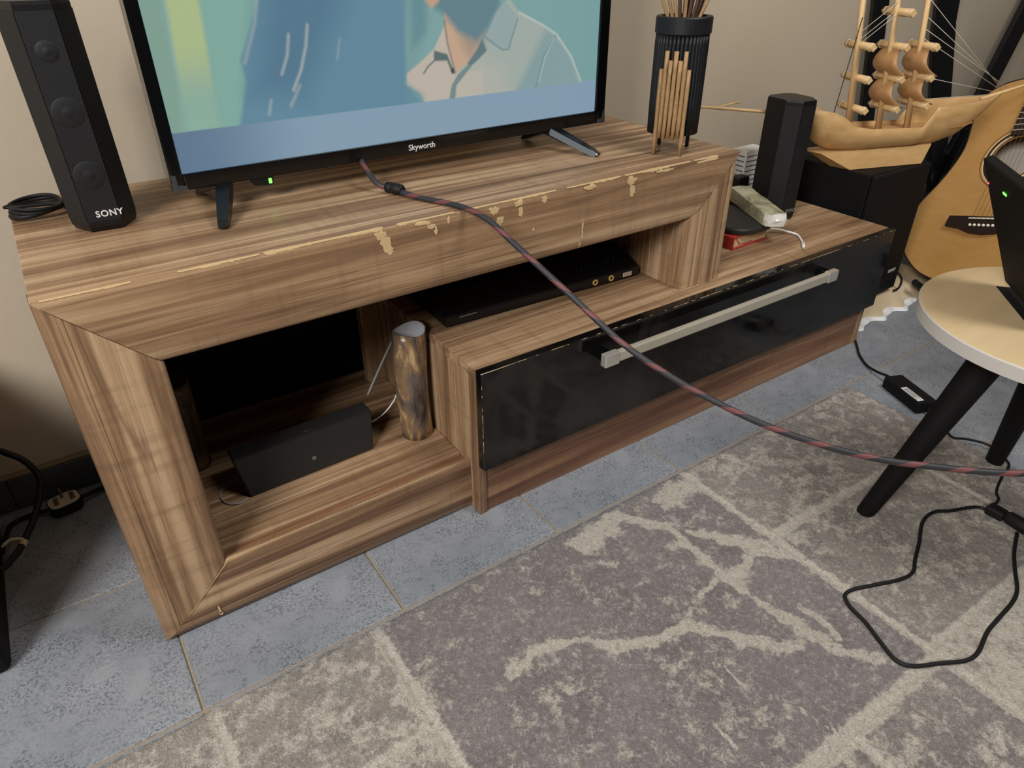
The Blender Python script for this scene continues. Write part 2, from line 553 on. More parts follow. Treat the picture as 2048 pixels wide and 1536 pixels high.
lines = [((0.028, -0.14), (0.028, -1.1), 0.012), ((0.26, -0.14), (0.268, -1.1), 0.013), ((0.903, -0.14), (0.909, -1.1), 0.0115),
         ((0.028, -0.342), (0.256, -0.342), 0.012), ((0.268, -0.650), (0.908, -0.652), 0.016), ((0.697, -0.66), (0.702, -1.1), 0.010),
         ((0.905, -0.362), (1.30, -0.375), 0.012), ((1.30, -0.375), (1.302, -1.1), 0.010), ((0.908, -0.64), (1.30, -0.645), 0.012),
         ((-0.25, -0.14), (-0.25, -1.1), 0.012), ((-0.25, -0.30), (0.028, -0.30), 0.012), ((0.908, -0.86), (1.3, -0.86), 0.012)]
creamA = np.zeros_like(X); groove = np.zeros_like(X)
for (a, b, wd) in lines:
    d = seg_dist(*a, *b, 0.08)
    creamA = np.maximum(creamA, np.clip(1.25 - d / wd, 0, 1))
    groove = np.maximum(groove, np.exp(-(d / 0.0035) ** 2))
veins = [[(0.536, -0.373), (0.583, -0.41), (0.639, -0.417), (0.666, -0.445), (0.683, -0.469), (0.751, -0.525)],
         [(0.711, -0.172), (0.772, -0.239), (0.762, -0.322), (0.761, -0.376), (0.764, -0.428), (0.774, -0.478), (0.784, -0.526), (0.799, -0.567), (0.825, -0.593)],
         [(0.776, -0.38), (0.817, -0.371), (0.845, -0.356), (0.901, -0.4)], [(0.79, -0.271), (0.852, -0.331), (0.901, -0.4)],
         [(0.823, -0.479), (0.831, -0.517), (0.816, -0.552)], [(0.744, -0.374), (0.706, -0.383)],
         [(0.605, -0.45), (0.621, -0.482), (0.634, -0.526)], [(0.563, -0.546), (0.563, -0.586)], [(0.664, -0.594), (0.675, -0.633)],
         [(0.393, -0.331), (0.441, -0.319), (0.499, -0.333), (0.527, -0.345), (0.538, -0.37)]]
vw = [0.011, 0.012, 0.008, 0.009, 0.006, 0.006, 0.003, 0.003, 0.003, 0.007]
wid = 0.15 + 1.7 * np.clip((vnoise(17, 5) - 0.25) * 2, 0, 1)
for v, wd in zip(veins, vw):
    for a, b in zip(v, v[1:]):
        d = seg_dist(*a, *b, 0.9)
        creamA = np.maximum(creamA, np.clip(1.1 - d / (1.5 * wd * wid), 0, 1) * 0.95)
# panel tones : warm mottled panels left and right, mauve grey centre
tone = np.full_like(X, 0.05)
n_a = vnoise(11, 8); n_b = vnoise(24, 9)
left = X < 0.26
tone[left] = 0.75
right = X > 0.905
tone[right] = 0.6
tone[right & (Y < -0.64)] = 1.0
tone[(X > 0.27) & (X < 0.9) & (Y < -0.65)] = 0.35
base = np.where(left, 0.44, np.where(right, 0.40, 0.27))
base = np.where(right & (Y < -0.64) & (Y > -0.86), 0.66, base)
base = np.where((X > 0.27) & (X < 0.9) & (Y < -0.65), 0.36, base)
creamA = np.maximum(creamA * 1.15, base)
# cream band along the back edge of the centre panel
creamA = np.maximum(creamA, np.where((X > 0.6) & (X < 0.9), np.clip((n_a - 0.42) * 6, 0, 1) * np.exp(-((Y + 0.19) / 0.03) ** 2), 0))
edge = np.minimum(np.minimum(X - RX0, RX1 - X), np.minimum(Y - RY0, RY1 - Y))
Z = 0.0085 - 0.0032 * groove + 0.0016 * (vnoise(60, 11, 3) - 0.5) * 2 + 0.0018 * rng.random(X.shape)
Z *= np.clip(edge / 0.012, 0.0, 1) ** 0.5
Z += 0.0006
Xe = X + 0.0018 * (rng.random(X.shape) - 0.5) + np.where(edge < 0.001, 0.003 * (rng.random(X.shape) - 0.5), 0)
Ye = Y + 0.0018 * (rng.random(X.shape) - 0.5) + np.where(edge < 0.001, 0.004 * (rng.random(X.shape) - 0.5), 0)
me = bpy.data.meshes.new('patterned_rug')
nv = nx * ny
idx = np.arange(nv).reshape(nx, ny)
q = np.stack([idx[:-1, :-1], idx[1:, :-1], idx[1:, 1:], idx[:-1, 1:]], -1).reshape(-1, 4)
me.vertices.add(nv); me.vertices.foreach_set('co', np.stack([Xe, Ye, Z], -1).astype(np.float32).ravel())
me.loops.add(q.size); me.loops.foreach_set('vertex_index', q.ravel().astype(np.int32))
me.polygons.add(len(q)); me.polygons.foreach_set('loop_start', np.arange(0, q.size, 4, dtype=np.int32))
me.polygons.foreach_set('loop_total', np.full(len(q), 4, dtype=np.int32))
me.update(); me.validate()
for nm, ar in (('cream', creamA), ('tone', tone)):
    at = me.attributes.new(nm, 'FLOAT', 'POINT'); at.data.foreach_set('value', ar.astype(np.float32).ravel())
rug = link_mesh('patterned_rug', me, 'rug_pile', smooth=True)
tag(rug, 'thick grey and cream rug with marble veins and carved panel lines', 'rug')

# ------------------------------------------------------------------ TV stand (frame unit)
stand = thing('tv_stand', 'long wood grain television stand with wide mitred front frame and chipped edges', 'tv stand', (0, 0, 0))
FW = 0.109
PROF = [(0.0, 0.034), (0.0, 0.012), (0.002, 0.0075), (0.006, 0.0038), (0.012, 0.0016), (0.019, 0.0005), (0.0235, 0.0002), (0.0243, 0.0010), (0.0252, 0.0010),
        (0.026, 0.0), (0.075, 0.0006), (0.096, 0.0014), (0.103, 0.0030), (0.107, 0.0058), (0.109, 0.010), (0.109, 0.034)]
PROF_T = [(0.0, 0.034), (0.0, 0.0042), (0.0006, 0.0022), (0.0018, 0.0010), (0.004, 0.0003), (0.008, 0.0), (0.05, 0.0), (0.088, 0.0006), (0.098, 0.0022), (0.1045, 0.0052), (0.108, 0.0100), (0.109, 0.014), (0.109, 0.034)]
PROF_R = [(0.0, 0.034), (0.0, 0.014), (0.003, 0.006), (0.009, 0.003), (0.016, 0.0025), (0.018, 0.005), (0.022, 0.005), (0.024, 0.0005), (0.034, 0.0),
          (0.060, 0.0012), (0.062, 0.0045), (0.067, 0.0045), (0.069, 0.0022), (0.080, 0.0026), (0.082, 0.0048), (0.086, 0.0048), (0.088, 0.003), (0.104, 0.004), (0.110, 0.005), (0.112, 0.010), (0.112, 0.034)]
def rail(name, prof, p0, p1, inward, m0, m1, mat):
    """sweep the profile from p0 to p1 in the x,z plane; inward = unit vector; m0,m1 = 1 for a mitred end"""
    bm = new()
    d = (Vector(p1) - Vector(p0)); d.normalize()
    inn = Vector(inward)
    A, B = [], []
    for s, dep in prof:
        a = Vector(p0) + inn * s + d * (s if m0 else 0); b = Vector(p1) + inn * s - d * (s if m1 else 0)
        A.append(bm.verts.new((a[0], dep, a[1]))); B.append(bm.verts.new((b[0], dep, b[1])))
    n = len(prof)
    for i in range(n):
        bm.faces.new((A[i], A[(i + 1) % n], B[(i + 1) % n], B[i]))
    bm.faces.new(A[::-1]); bm.faces.new(B)
    return finish(name, bm, mat, stand, auto=25)
g = 0.0006
top_rail = rail('frame_rail', PROF_T, (g, H), (L, H), (0, -1), 1, 1, 'wood_x_rail')
left_rail = rail('frame_rail', PROF, (0, g), (0, H - g), (1, 0), 1, 1, 'wood_z')
right_rail = rail('frame_rail', PROF_R, (L, H2 + 0.0005), (L, H - g), (-1, 0), 0, 1, 'wood_z')
PROF_B = PROF[:-4] + [(0.1075, 0.0030), (0.109, 0.0055), (0.109, 0.0115), (0.0985, 0.0120), (0.0985, 0.034)]
bottom_rail = rail('frame_rail', PROF_B, (g, 0.0), (XD - 0.0005, 0.0), (0, 1), 1, 0, 'wood_x_rail')
bm = new(); box(bm, 0.001, L - 0.001, 0.0345, 0.419, H - 0.022, H + 0.0002, 0.0012, 1)
finish('top_panel', bm, 'wood_x', stand)
bm = new(); box(bm, 0.001, L - 0.001, 0.0345, 0.40, H - 0.040, H - 0.0225)
finish('under_panel', bm, 'wood_x', stand)
bm = new(); box(bm, 0.001, 0.019, 0.0345, 0.405, 0.0, H - 0.041)
finish('side_panel', bm, 'wood_z_side', stand)
bm = new(); box(bm, L - 0.112, L - 0.094, 0.0345, 0.405, H2 + 0.0005, H - 0.041)
finish('side_panel', bm, 'wood_z_side', stand)
bm = new(); box(bm, L - 0.019, L - 0.001, 0.0345, 0.405, H2 + 0.0005, H - 0.041)
finish('side_panel', bm, 'wood_z_side', stand)
bm = new(); box(bm, 0.0195, XD - 0.001, 0.0345, 0.400, 0.088, 0.105, 0.001, 1)
finish('shelf', bm, 'wood_x', stand)
bm = new(); box(bm, 0.0195, XD - 0.001, 0.0125, 0.0343, 0.0988, 0.0994)
finish('shelf_edging', bm, 'wood_base', stand)
bm = new(); box(bm, 0.0195, L - 0.0195, 0.406, 0.411, 0.03, H - 0.03)
finish('back_panel', bm, 'hardboard', stand)
bm = new(); box(bm, 0.490, 0.566, 0.345, 0.363, 0.1055, H - 0.041)
finish('support_post', bm, 'wood_z_side', stand)

bm = new(); tube(bm, [Vector((0.112 + (XD - 0.116) * k / 24, 0.0058 - 0.0002 * (k % 3), 0.1090)) for k in range(25)], [0.0004 + 0.0004 * random.random() for k in range(25)], 5)
finish('worn_edge', bm, 'chipboard', bottom_rail)
bm = new(); tube(bm, [Vector((0.006 + 0.1015 * k / 16, 0.0012 - 0.0022 * math.exp(-((k - 8) / 20) ** 2), 0.006 + 0.1015 * k / 16)) for k in range(5, 17)], 0.0005, 5)
finish('worn_edge', bm, 'chipboard', bottom_rail)
# chips in the veneer : thin flakes that follow the moulding
def prof_depth(s):
    for (a, b), (c, d) in zip(PROF_T[1:], PROF_T[2:]):
        if a <= s <= c and c > a: return b + (d - b) * (s - a) / (c - a)
    return 0.002
def chip(parent, rail_top, cx, s0, wx_, ws, seed, lift=0.0005):
    r = random.Random(seed)
    bm = new()
    n = 14
    ring = []
    for rr in (0.5, 1.0):
        row = []
        for k in range(n):
            a = 2 * PI * k / n
            q = rr * (1 + (r.uniform(-0.38, 0.3) if rr == 1 else 0))
            s = max(s0 + ws * math.sin(a) * q, 0.0006)
            x = cx + wx_ * math.cos(a) * q
            z = H - s if rail_top else s
            row.append(bm.verts.new((x, prof_depth(s) - lift, z)))
        ring.append(row)
    c = bm.verts.new((cx, prof_depth(max(s0, 0.0006)) - lift, H - s0 if rail_top else s0))
    for k in range(n):
        bm.faces.new((c, ring[0][k], ring[0][(k + 1) % n]))
        bm.faces.new((ring[0][k], ring[1][k], ring[1][(k + 1) % n], ring[0][(k + 1) % n]))
    return finish('veneer_chip', bm, 'chipboard', parent)
CH = [(0.404, 0.008, 0.009, 0.006), (0.412, 0.024, 0.007, 0.011), (0.407, 0.015, 0.005, 0.009), (0.416, 0.033, 0.005, 0.006), (0.466, 0.005, 0.016, 0.003),
      (0.480, 0.012, 0.008, 0.005), (0.487, 0.019, 0.003, 0.006), (0.508, 0.008, 0.003, 0.006), (0.585, 0.009, 0.009, 0.006), (0.594, 0.027, 0.008, 0.007),
      (0.628, 0.006, 0.009, 0.005), (0.632, 0.020, 0.0045, 0.008), (0.676, 0.008, 0.006, 0.006), (0.765, 0.005, 0.012, 0.004), (0.853, 0.010, 0.010, 0.007),
      (0.857, 0.027, 0.007, 0.009), (0.753, 0.066, 0.002, 0.011), (0.754, 0.083, 0.0022, 0.008), (0.751, 0.100, 0.0035, 0.006), (0.655, 0.052, 0.0025, 0.003), (0.93, 0.005, 0.02, 0.0025), (1.03, 0.004, 0.03, 0.0022)]
for k, (cx, s0, a, b) in enumerate(CH):
    chip(top_rail, True, cx, s0, a, b, 40 + k, 0.0004 + 0.00012 * (k % 7))
def edge_wear(x0, x1, seed, lo, hi):
    r = random.Random(seed)
    n = int((x1 - x0) / 0.004)
    bm = new()
    f = [lo + (hi - lo) * max(0.0, math.sin(i * 0.21 + seed) * 0.5 + r.uniform(-0.3, 0.5)) for i in range(n + 1)]
    f[0] = f[-1] = 0.0001
    A = [bm.verts.new((x0 + (x1 - x0) * i / n, 0.0042 + f[i] * 1.2, H + 0.0003)) for i in range(n + 1)]
    B = [bm.verts.new((x0 + (x1 - x0) * i / n, 0.0008, H - 0.0004)) for i in range(n + 1)]
    C = [bm.verts.new((x0 + (x1 - x0) * i / n, prof_depth(0.0006 + f[i]) - 0.0004, H - 0.0006 - f[i])) for i in range(n + 1)]
    for i in range(n):
        bm.faces.new((A[i], A[i + 1], B[i + 1], B[i])); bm.faces.new((B[i], B[i + 1], C[i + 1], C[i]))
    finish('worn_edge', bm, 'chipboard', top_rail)
for k, (x0, x1, lo, hi) in enumerate(((0.010, 0.10, 0.0002, 0.0010), (0.15, 0.245, 0.0003, 0.0018), (0.25, 0.41, 0.0008, 0.0030), (0.43, 0.52, 0.0004, 0.0022), (0.54, 0.70, 0.0004, 0.0018), (0.72, 0.83, 0.0004, 0.0022), (0.84, 0.99, 0.0006, 0.0030), (1.0, 1.06, 0.0005, 0.0028))):
    edge_wear(x0, x1, 11 + k, lo, hi)
chip(bottom_rail, False, 0.0795, 0.0245, 0.0018, 0.009, 91, 0.0012)
chip(bottom_rail, False, 0.0800, 0.017, 0.003, 0.003, 92, 0.0012)

# ------------------------------------------------------------------ drawer unit
du = thing('drawer_unit', 'low wood grain drawer unit with black gloss drawer standing on the tiles', 'cabinet', (XD, YD, 0))
bm = new(); box(bm, XD, XR, YD, 0.36, H2 - 0.018, H2, 0.0006, 1); finish('top_panel', bm, 'wood_x', du)
bm = new(); box(bm, XD, XD + 0.016, YD, 0.36, 0.0, H2 - 0.0185, 0.0006, 1); finish('side_panel', bm, 'wood_z_side', du)
bm = new(); box(bm, XR - 0.016, XR, YD, 0.36, 0.0, H2 - 0.0185, 0.0006, 1); finish('side_panel', bm, 'wood_z_side', du)
bm = new(); box(bm, XD + 0.0165, XR - 0.0165, YD + 0.003, YD + 0.019, 0.001, 0.125); finish('plinth', bm, 'wood_base', du)
bm = new(); box(bm, XD + 0.0165, XR - 0.0165, 0.35, 0.358, 0.0, H2 - 0.019); finish('back_panel', bm, 'hardboard', du)
bm = new(); box(bm, XD + 0.001, XR + 0.003, YD - 0.0175, YD - 0.0008, 0.111, H2 - 0.0005, 0.0010, 1)
df = finish('drawer_front', bm, 'drawer_gloss', du, label='black gloss drawer front with pale chipped edges')
def worn_line(p, q, n, seed):
    r = random.Random(seed)
    p, q = Vector(p), Vector(q)
    a = 0.0
    ln = (q - p).length
    while a < 1.0:
        b = min(a + r.choice((0.004, 0.008, 0.02, 0.05, 0.09)) * r.uniform(0.5, 1.3) / ln, 1.0)
        m = max(3, int((b - a) * ln / 0.006))
        bm = new(); tube(bm, [p.lerp(q, a + (b - a) * j / m) for j in range(m + 1)], [0.0002 + (0.0 if j in (0, m) else r.uniform(0.0, 0.0005)) for j in range(m + 1)], 5)
        finish('edge_chip', bm, 'chipboard', df)
        a = b + r.uniform(0.002, 0.03) / ln
YF = YD - 0.0175
worn_line((XD + 0.002, YF, H2 - 0.001), (1.35, YF, H2 - 0.001), 26, 5)
worn_line((1.35, YF, H2 - 0.001), (XR, YF, H2 - 0.001), 7, 6)
worn_line((XD + 0.0015, YF, 0.15), (XD + 0.0015, YF, H2 - 0.001), 14, 7)
# handle
HZ = 0.2715; HY = -0.0755
hb = None
bm = new(); box(bm, 0.782, 1.372, HY - 0.005, HY + 0.007, HZ - 0.0105, HZ + 0.0095, 0.0025, 2)
hb = finish('handle', bm, 'brushed_steel', df, label='long brushed steel bar handle')
for x0 in (0.752, 1.370):
    bm = new(); box(bm, x0, x0 + 0.032, HY - 0.006, HY + 0.008, HZ - 0.013, HZ + 0.011, 0.0016, 2); finish('handle_end', bm, 'chrome', df)
    bm = new(); box(bm, x0 + 0.006, x0 + 0.026, HY + 0.0082, YF - 0.0002, HZ - 0.009, HZ + 0.007, 0.001, 1); finish('handle_post', bm, 'black_gloss', df)

# ------------------------------------------------------------------ television
TY = 0.207
TX0, TX1, TZ0 = 0.1965, 0.9625, 0.5880
TZ1 = TZ0 + 0.452
tv = thing('television', 'flat screen television showing a person in a pale collared shirt', 'television', (0.58, TY, H))
def ring_frame(bm, x0, x1, z0, z1, a0, a1, b0, b1, y0, y1, bev):
    box(bm, x0, a0, y0, y1, z0, z1, bev, 2); box(bm, a1, x1, y0, y1, z0, z1, bev, 2)
    box(bm, a0, a1, y0, y1, z0, b0, bev, 2); box(bm, a0, a1, y0, y1, b1, z1, bev, 2)
SX0, SX1, SZ0, SZ1 = 0.2130, 0.9405, 0.6100, TZ1 - 0.014
bm = new(); ring_frame(bm, TX0, TX1, TZ0, TZ1, SX0, SX1, SZ0, SZ1, TY - 0.006, TY + 0.030, 0.002)
finish('bezel', bm, 'black_gloss', tv)
bm = new()
box(bm, TX0 + 0.004, TX1 - 0.004, TY + 0.0302, TY + 0.042, TZ0 + 0.004, TZ1 - 0.004, 0.003, 2)
box(bm, TX0 + 0.09, TX1 - 0.09, TY + 0.0422, TY + 0.075, TZ0 + 0.012, TZ0 + 0.26, 0.010, 2)
finish('back_cover', bm, 'black_plastic', tv)
# picture
pw, ph = 480, 280
xs = np.linspace(SX0, SX1, pw); zs = np.linspace(SZ0, SZ1, ph)
PX, PZ = np.meshgrid(xs, zs, indexing='ij')
def lin(c): return np.array(srgb(*c)[:3])
img = np.zeros((pw, ph, 3)); img[:] = lin((122, 170, 168))
def over(mask, c):
    global img
    c = lin(c) if not isinstance(c, np.ndarray) else c
    img = img * (1 - mask[..., None]) + c * mask[..., None]
def polymask(pts, soft=0.003):
    inside = np.zeros(PX.shape, bool); dist = np.full(PX.shape, 9.0)
    n = len(pts)
    for i in range(n):
        (x1, z1), (x2, z2) = pts[i], pts[(i + 1) % n]
        c = ((z1 > PZ) != (z2 > PZ)) & (PX < (x2 - x1) * (PZ - z1) / (z2 - z1 + 1e-12) + x1)
        inside ^= c
        dx, dz = x2 - x1, z2 - z1
        tt = np.clip(((PX - x1) * dx + (PZ - z1) * dz) / (dx * dx + dz * dz + 1e-12), 0, 1)
        dist = np.minimum(dist, np.hypot(PX - x1 - tt * dx, PZ - z1 - tt * dz))
    sd = np.where(inside, dist, -dist)
    return np.clip(sd / soft + 0.5, 0, 1)
def stroke(pts, wd, soft=0.002):
    dist = np.full(PX.shape, 9.0)
    for (x1, z1), (x2, z2) in zip(pts, pts[1:]):
        dx, dz = x2 - x1, z2 - z1
        tt = np.clip(((PX - x1) * dx + (PZ - z1) * dz) / (dx * dx + dz * dz + 1e-12), 0, 1)
        dist = np.minimum(dist, np.hypot(PX - x1 - tt * dx, PZ - z1 - tt * dz))
    return np.clip((wd - dist) / soft + 0.5, 0, 1)
ss = lambda a, b, v: np.clip((v - a) / (b - a), 0, 1) ** 2 * (3 - 2 * np.clip((v - a) / (b - a), 0, 1))
over(np.clip((PX - 0.75) / 0.25, 0, 1) * 0.5, (112, 160, 166))
over(polymask([(0.213, 0.66), (0.232, 0.66), (0.247, 1.1), (0.213, 1.1)], 0.008), (128, 168, 150))
over(polymask([(0.232, 0.66), (0.277, 0.66), (0.284, 0.81), (0.290, 1.1), (0.25, 1.1), (0.243, 0.80)], 0.008) * ss(0.66, 0.78, PZ), (176, 196, 134))
over(polymask([(0.232, 0.66), (0.277, 0.66), (0.284, 0.81), (0.25, 0.81)], 0.02) * (1 - ss(0.66, 0.74, PZ)), (140, 186, 160))
over(polymask([(0.279, 0.66), (0.299, 0.66), (0.36, 0.82), (0.36, 1.1), (0.295, 1.1)], 0.01), (126, 178, 164))
# dark hair and shoulder of the nearer figure
over(polymask([(0.300, 0.655), (0.322, 0.716), (0.320, 0.744), (0.343, 0.785), (0.357, 0.815), (0.38, 1.1), (0.58, 1.1), (0.572, 0.80), (0.566, 0.755), (0.563, 0.706), (0.559, 0.693), (0.592, 0.655)], 0.006), (92, 142, 166))
over(polymask([(0.330, 0.70), (0.36, 0.80), (0.39, 1.1), (0.50, 1.1), (0.47, 0.80), (0.40, 0.69)], 0.05) * 0.75, (72, 118, 146))
for pts, wd, st in (([(0.372, 0.722), (0.384, 0.745), (0.390, 0.77)], 0.0016, 0.8), ([(0.385, 0.700), (0.400, 0.725), (0.412, 0.755), (0.418, 0.78)], 0.0018, 0.8),
                    ([(0.345, 0.672), (0.351, 0.690)], 0.0016, 0.6), ([(0.378, 0.680), (0.395, 0.705)], 0.002, 0.5), ([(0.455, 0.735), (0.462, 0.76)], 0.0015, 0.35),
                    ([(0.325, 0.74), (0.347, 0.785), (0.358, 0.82)], 0.002, 0.45)):
    over(stroke(pts, wd, 0.004) * st, (176, 186, 182))
over(polymask([(0.562, 0.70), (0.588, 0.73), (0.61, 0.78), (0.60, 0.84), (0.57, 0.84), (0.566, 0.755)], 0.014) * 0.8, (118, 158, 162))
over(polymask([(0.575, 0.74), (0.60, 0.76), (0.605, 0.82), (0.58, 0.82)], 0.012) * 0.6, (80, 140, 150))
# person in the collared shirt
over(polymask([(0.65, 0.699), (0.689, 0.728), (0.706, 0.747), (0.729, 0.784), (0.752, 0.800), (0.772, 0.779), (0.82, 0.758), (0.848, 0.743), (0.881, 0.707), (0.906, 0.655), (0.632, 0.655), (0.64, 0.687)], 0.003), (164, 178, 170))
over(polymask([(0.76, 0.655), (0.79, 0.70), (0.826, 0.755), (0.848, 0.743), (0.881, 0.707), (0.906, 0.655)], 0.016) * 0.75, (120, 160, 166))
over(stroke([(0.772, 0.779), (0.82, 0.758), (0.848, 0.743), (0.881, 0.707), (0.905, 0.664)], 0.0012, 0.003) * 0.8, (206, 214, 206))
over(stroke([(0.846, 0.741), (0.822, 0.712), (0.806, 0.664)], 0.0012, 0.003) * 0.7, (96, 134, 140))
over(stroke([(0.843, 0.738), (0.826, 0.712), (0.812, 0.672)], 0.001, 0.003) * 0.6, (190, 204, 200))
over(polymask([(0.640, 0.78), (0.613, 0.738), (0.592, 0.723), (0.563, 0.706), (0.562, 0.69), (0.584, 0.676), (0.593, 0.655), (0.70, 0.655), (0.70, 0.70), (0.65, 0.701)], 0.003), (196, 184, 168))
over(polymask([(0.66, 0.655), (0.655, 0.70), (0.69, 0.725), (0.74, 0.70), (0.75, 0.655)], 0.03) * 0.6, (186, 184, 168))
over(polymask([(0.632, 0.785), (0.633, 0.768), (0.637, 0.737), (0.642, 0.719), (0.648, 0.700), (0.67, 0.712), (0.689, 0.730), (0.70, 0.75), (0.68, 0.79)], 0.003), (206, 168, 136))
over(polymask([(0.660, 0.745), (0.675, 0.72), (0.700, 0.735), (0.71, 0.76), (0.66, 0.78)], 0.02) * 0.7, (150, 140, 128))
over(polymask([(0.600, 0.84), (0.606, 0.803), (0.617, 0.792), (0.634, 0.782), (0.655, 0.758), (0.690, 0.743), (0.713, 0.763), (0.733, 0.789), (0.745, 0.84)], 0.012), (96, 134, 146))
over(polymask([(0.598, 0.84), (0.602, 0.803), (0.612, 0.792), (0.625, 0.800), (0.628, 0.84)], 0.006) * 0.9, (206, 164, 130))
over(polymask([(0.706, 0.747), (0.738, 0.727), (0.750, 0.727), (0.769, 0.773), (0.745, 0.795), (0.729, 0.784)], 0.0025), (150, 172, 172))
over(stroke([(0.706, 0.747), (0.738, 0.727), (0.750, 0.727), (0.768, 0.770)], 0.0011, 0.002) * 0.8, (96, 128, 132))
over(polymask([(0.700, 0.745), (0.708, 0.728), (0.69, 0.715), (0.676, 0.707), (0.67, 0.711), (0.689, 0.730)], 0.003) * 0.9, (84, 118, 124))
over(polymask([(0.612, 0.735), (0.635, 0.728), (0.647, 0.699), (0.641, 0.702), (0.634, 0.719), (0.611, 0.720)], 0.0025), (92, 112, 114))
over(stroke([(0.611, 0.720), (0.600, 0.713), (0.592, 0.704)], 0.0011, 0.002), (92, 106, 104))
over(stroke([(0.633, 0.775), (0.636, 0.745), (0.648, 0.700)], 0.0012, 0.003) * 0.8, (92, 100, 96))
over(polymask([(0.672, 0.710), (0.652, 0.697), (0.640, 0.682), (0.633, 0.655), (0.645, 0.655), (0.649, 0.681), (0.678, 0.707)], 0.003) * 0.9, (104, 136, 138))
over(stroke([(0.643, 0.705), (0.6435, 0.702)], 0.0028, 0.002), (60, 72, 74))
over(polymask([(0.56, 0.655), (0.592, 0.655), (0.588, 0.674), (0.563, 0.692)], 0.012) * 0.6, (100, 150, 160))
# flat blue band below the picture
band = (PZ < 0.6635).astype(float)
img = img * (1 - band[..., None]) + band[..., None] * (lin((92, 124, 154)) * (1 - ss(0.22, 0.42, PX)[..., None]) + lin((130, 162, 184)) * ss(0.22, 0.42, PX)[..., None])
lum_ = img.mean(-1, keepdims=True); img = img * 0.84 + lum_ * 0.16
me = bpy.data.meshes.new('screen')
nvv = pw * ph
idx = np.arange(nvv).reshape(pw, ph)
q = np.stack([idx[:-1, :-1], idx[1:, :-1], idx[1:, 1:], idx[:-1, 1:]], -1).reshape(-1, 4)
me.vertices.add(nvv)
me.vertices.foreach_set('co', np.stack([PX - 0.58, np.full(PX.shape, -0.0015), PZ - H], -1).astype(np.float32).ravel())
me.loops.add(q.size); me.loops.foreach_set('vertex_index', q.ravel().astype(np.int32))
me.polygons.add(len(q)); me.polygons.foreach_set('loop_start', np.arange(0, q.size, 4, dtype=np.int32))
me.polygons.foreach_set('loop_total', np.full(len(q), 4, dtype=np.int32))
me.update()
ca = me.attributes.new('picture', 'FLOAT_COLOR', 'POINT')
ca.data.foreach_set('color', np.concatenate([img, np.ones((pw, ph, 1))], -1).astype(np.float32).ravel())
link_mesh('screen', me, 'tv_picture', tv, label='lit screen with a person in a collared shirt above a blue band')
text_part('lettering', 'Skyworth', 0.0125, frame((0.5775, TY - 0.0064, 0.5975), (1, 0, 0), (0, 0, 1)), 'logo_silver', tv, 0.0003, 0.0001)
# receiver with indicator light under the lower edge
bm = new(); prism(bm, [(0.300, TZ0), (0.306, TZ0 - 0.009), (0.332, TZ0 - 0.011), (0.334, TZ0)], 0.018, Matrix.Translation((0, TY - 0.005, 0)))
rc = finish('receiver', bm, 'black_plastic', tv)
bm = new(); box(bm, 0.3262, 0.3305, TY - 0.0062, TY - 0.0052, TZ0 - 0.0085, TZ0 - 0.0015, 0.0003, 1)
finish('indicator_light', bm, 'led_green', rc, label='small glowing green indicator')
# peeling protective film at the corners
for (x0, z0, dx) in ((TX0, TZ0, 1), (TX1, TZ0, -1)):
    bm = new()
    pts = [(0, 0), (0.020, 0.001), (0.018, 0.007), (0.008, 0.009), (0.007, 0.022), (0.001, 0.024)]
    vs = [bm.verts.new((x0 + dx * a, TY - 0.0068 - 0.0008 * math.sin(i * 2.1), z0 + b)) for i, (a, b) in enumerate(pts)]
    c = bm.verts.new((x0 + dx * 0.006, TY - 0.0078, z0 + 0.005))
    for i in range(len(vs)): bm.faces.new((c, vs[i], vs[(i + 1) % len(vs)]))
    finish('film_corner', bm, 'tape_film', tv)
# V shaped feet
def foot(xa, tip_f, tip_b, side):
    root = Vector((xa, TY + 0.012, TZ0 + 0.004))
    o = None
    for tip, nm in ((tip_f, 'foot'), (tip_b, 'foot')):
        tip = Vector(tip)
        d = (tip - root); hd = Vector((d.x, d.y, 0)).normalized(); sd = Vector((-hd.y, hd.x, 0))
        bm = new()
        sec = []
        for s, hw, zt, zb in ((0, 0.0115, 0.006, -0.010), (0.35, 0.0115, 0.006, -0.008), (0.9, 0.0085, 0.005, -0.004), (1.0, 0.006, 0.003, 0)):
            p = root + d * s
            zb_ = max(p.z + zb, H + 0.0003)
            sec.append([bm.verts.new((p.x + sd.x * a, p.y + sd.y * a, zz)) for a, zz in ((-hw, zb_), (hw, zb_), (hw * 0.8, p.z + zt), (-hw * 0.8, p.z + zt))])
        for A, B in zip(sec, sec[1:]):
            for k in range(4): bm.faces.new((A[k], A[(k + 1) % 4], B[(k + 1) % 4], B[k]))
        bm.faces.new(sec[0][::-1]); bm.faces.new(sec[-1])
        o = finish(nm, bm, 'black_satin', tv)
        if side and tip is not None and tip.y < TY:
            bm = new()
            pts = []
            for s, hw in ((0.12, 0.0075), (0.55, 0.0070), (0.9, 0.0060), (0.97, 0.0040)):
                p = root + d * s
                pts.append((p, np.interp(s, [0, 0.35, 0.9, 1.0], [0.0115, 0.0115, 0.0085, 0.006]) - 0.0018))
            A = [bm.verts.new((p.x - sd.x * hw - sd.x * 0.0024, p.y - sd.y * hw - sd.y * 0.0024, max(p.z - 0.0065 * (1 - i * 0.1), H + 0.001))) for i, (p, hw) in enumerate(pts)]
            B = [bm.verts.new((p.x - sd.x * hw * 0.92 - sd.x * 0.0024, p.y - sd.y * hw * 0.92 - sd.y * 0.0024, p.z + 0.0052)) for i, (p, hw) in enumerate(pts)]
            for i in range(len(A) - 1): bm.faces.new((A[i], A[i + 1], B[i + 1], B[i]))
            finish('foot_trim', bm, 'bracket_grey', o)
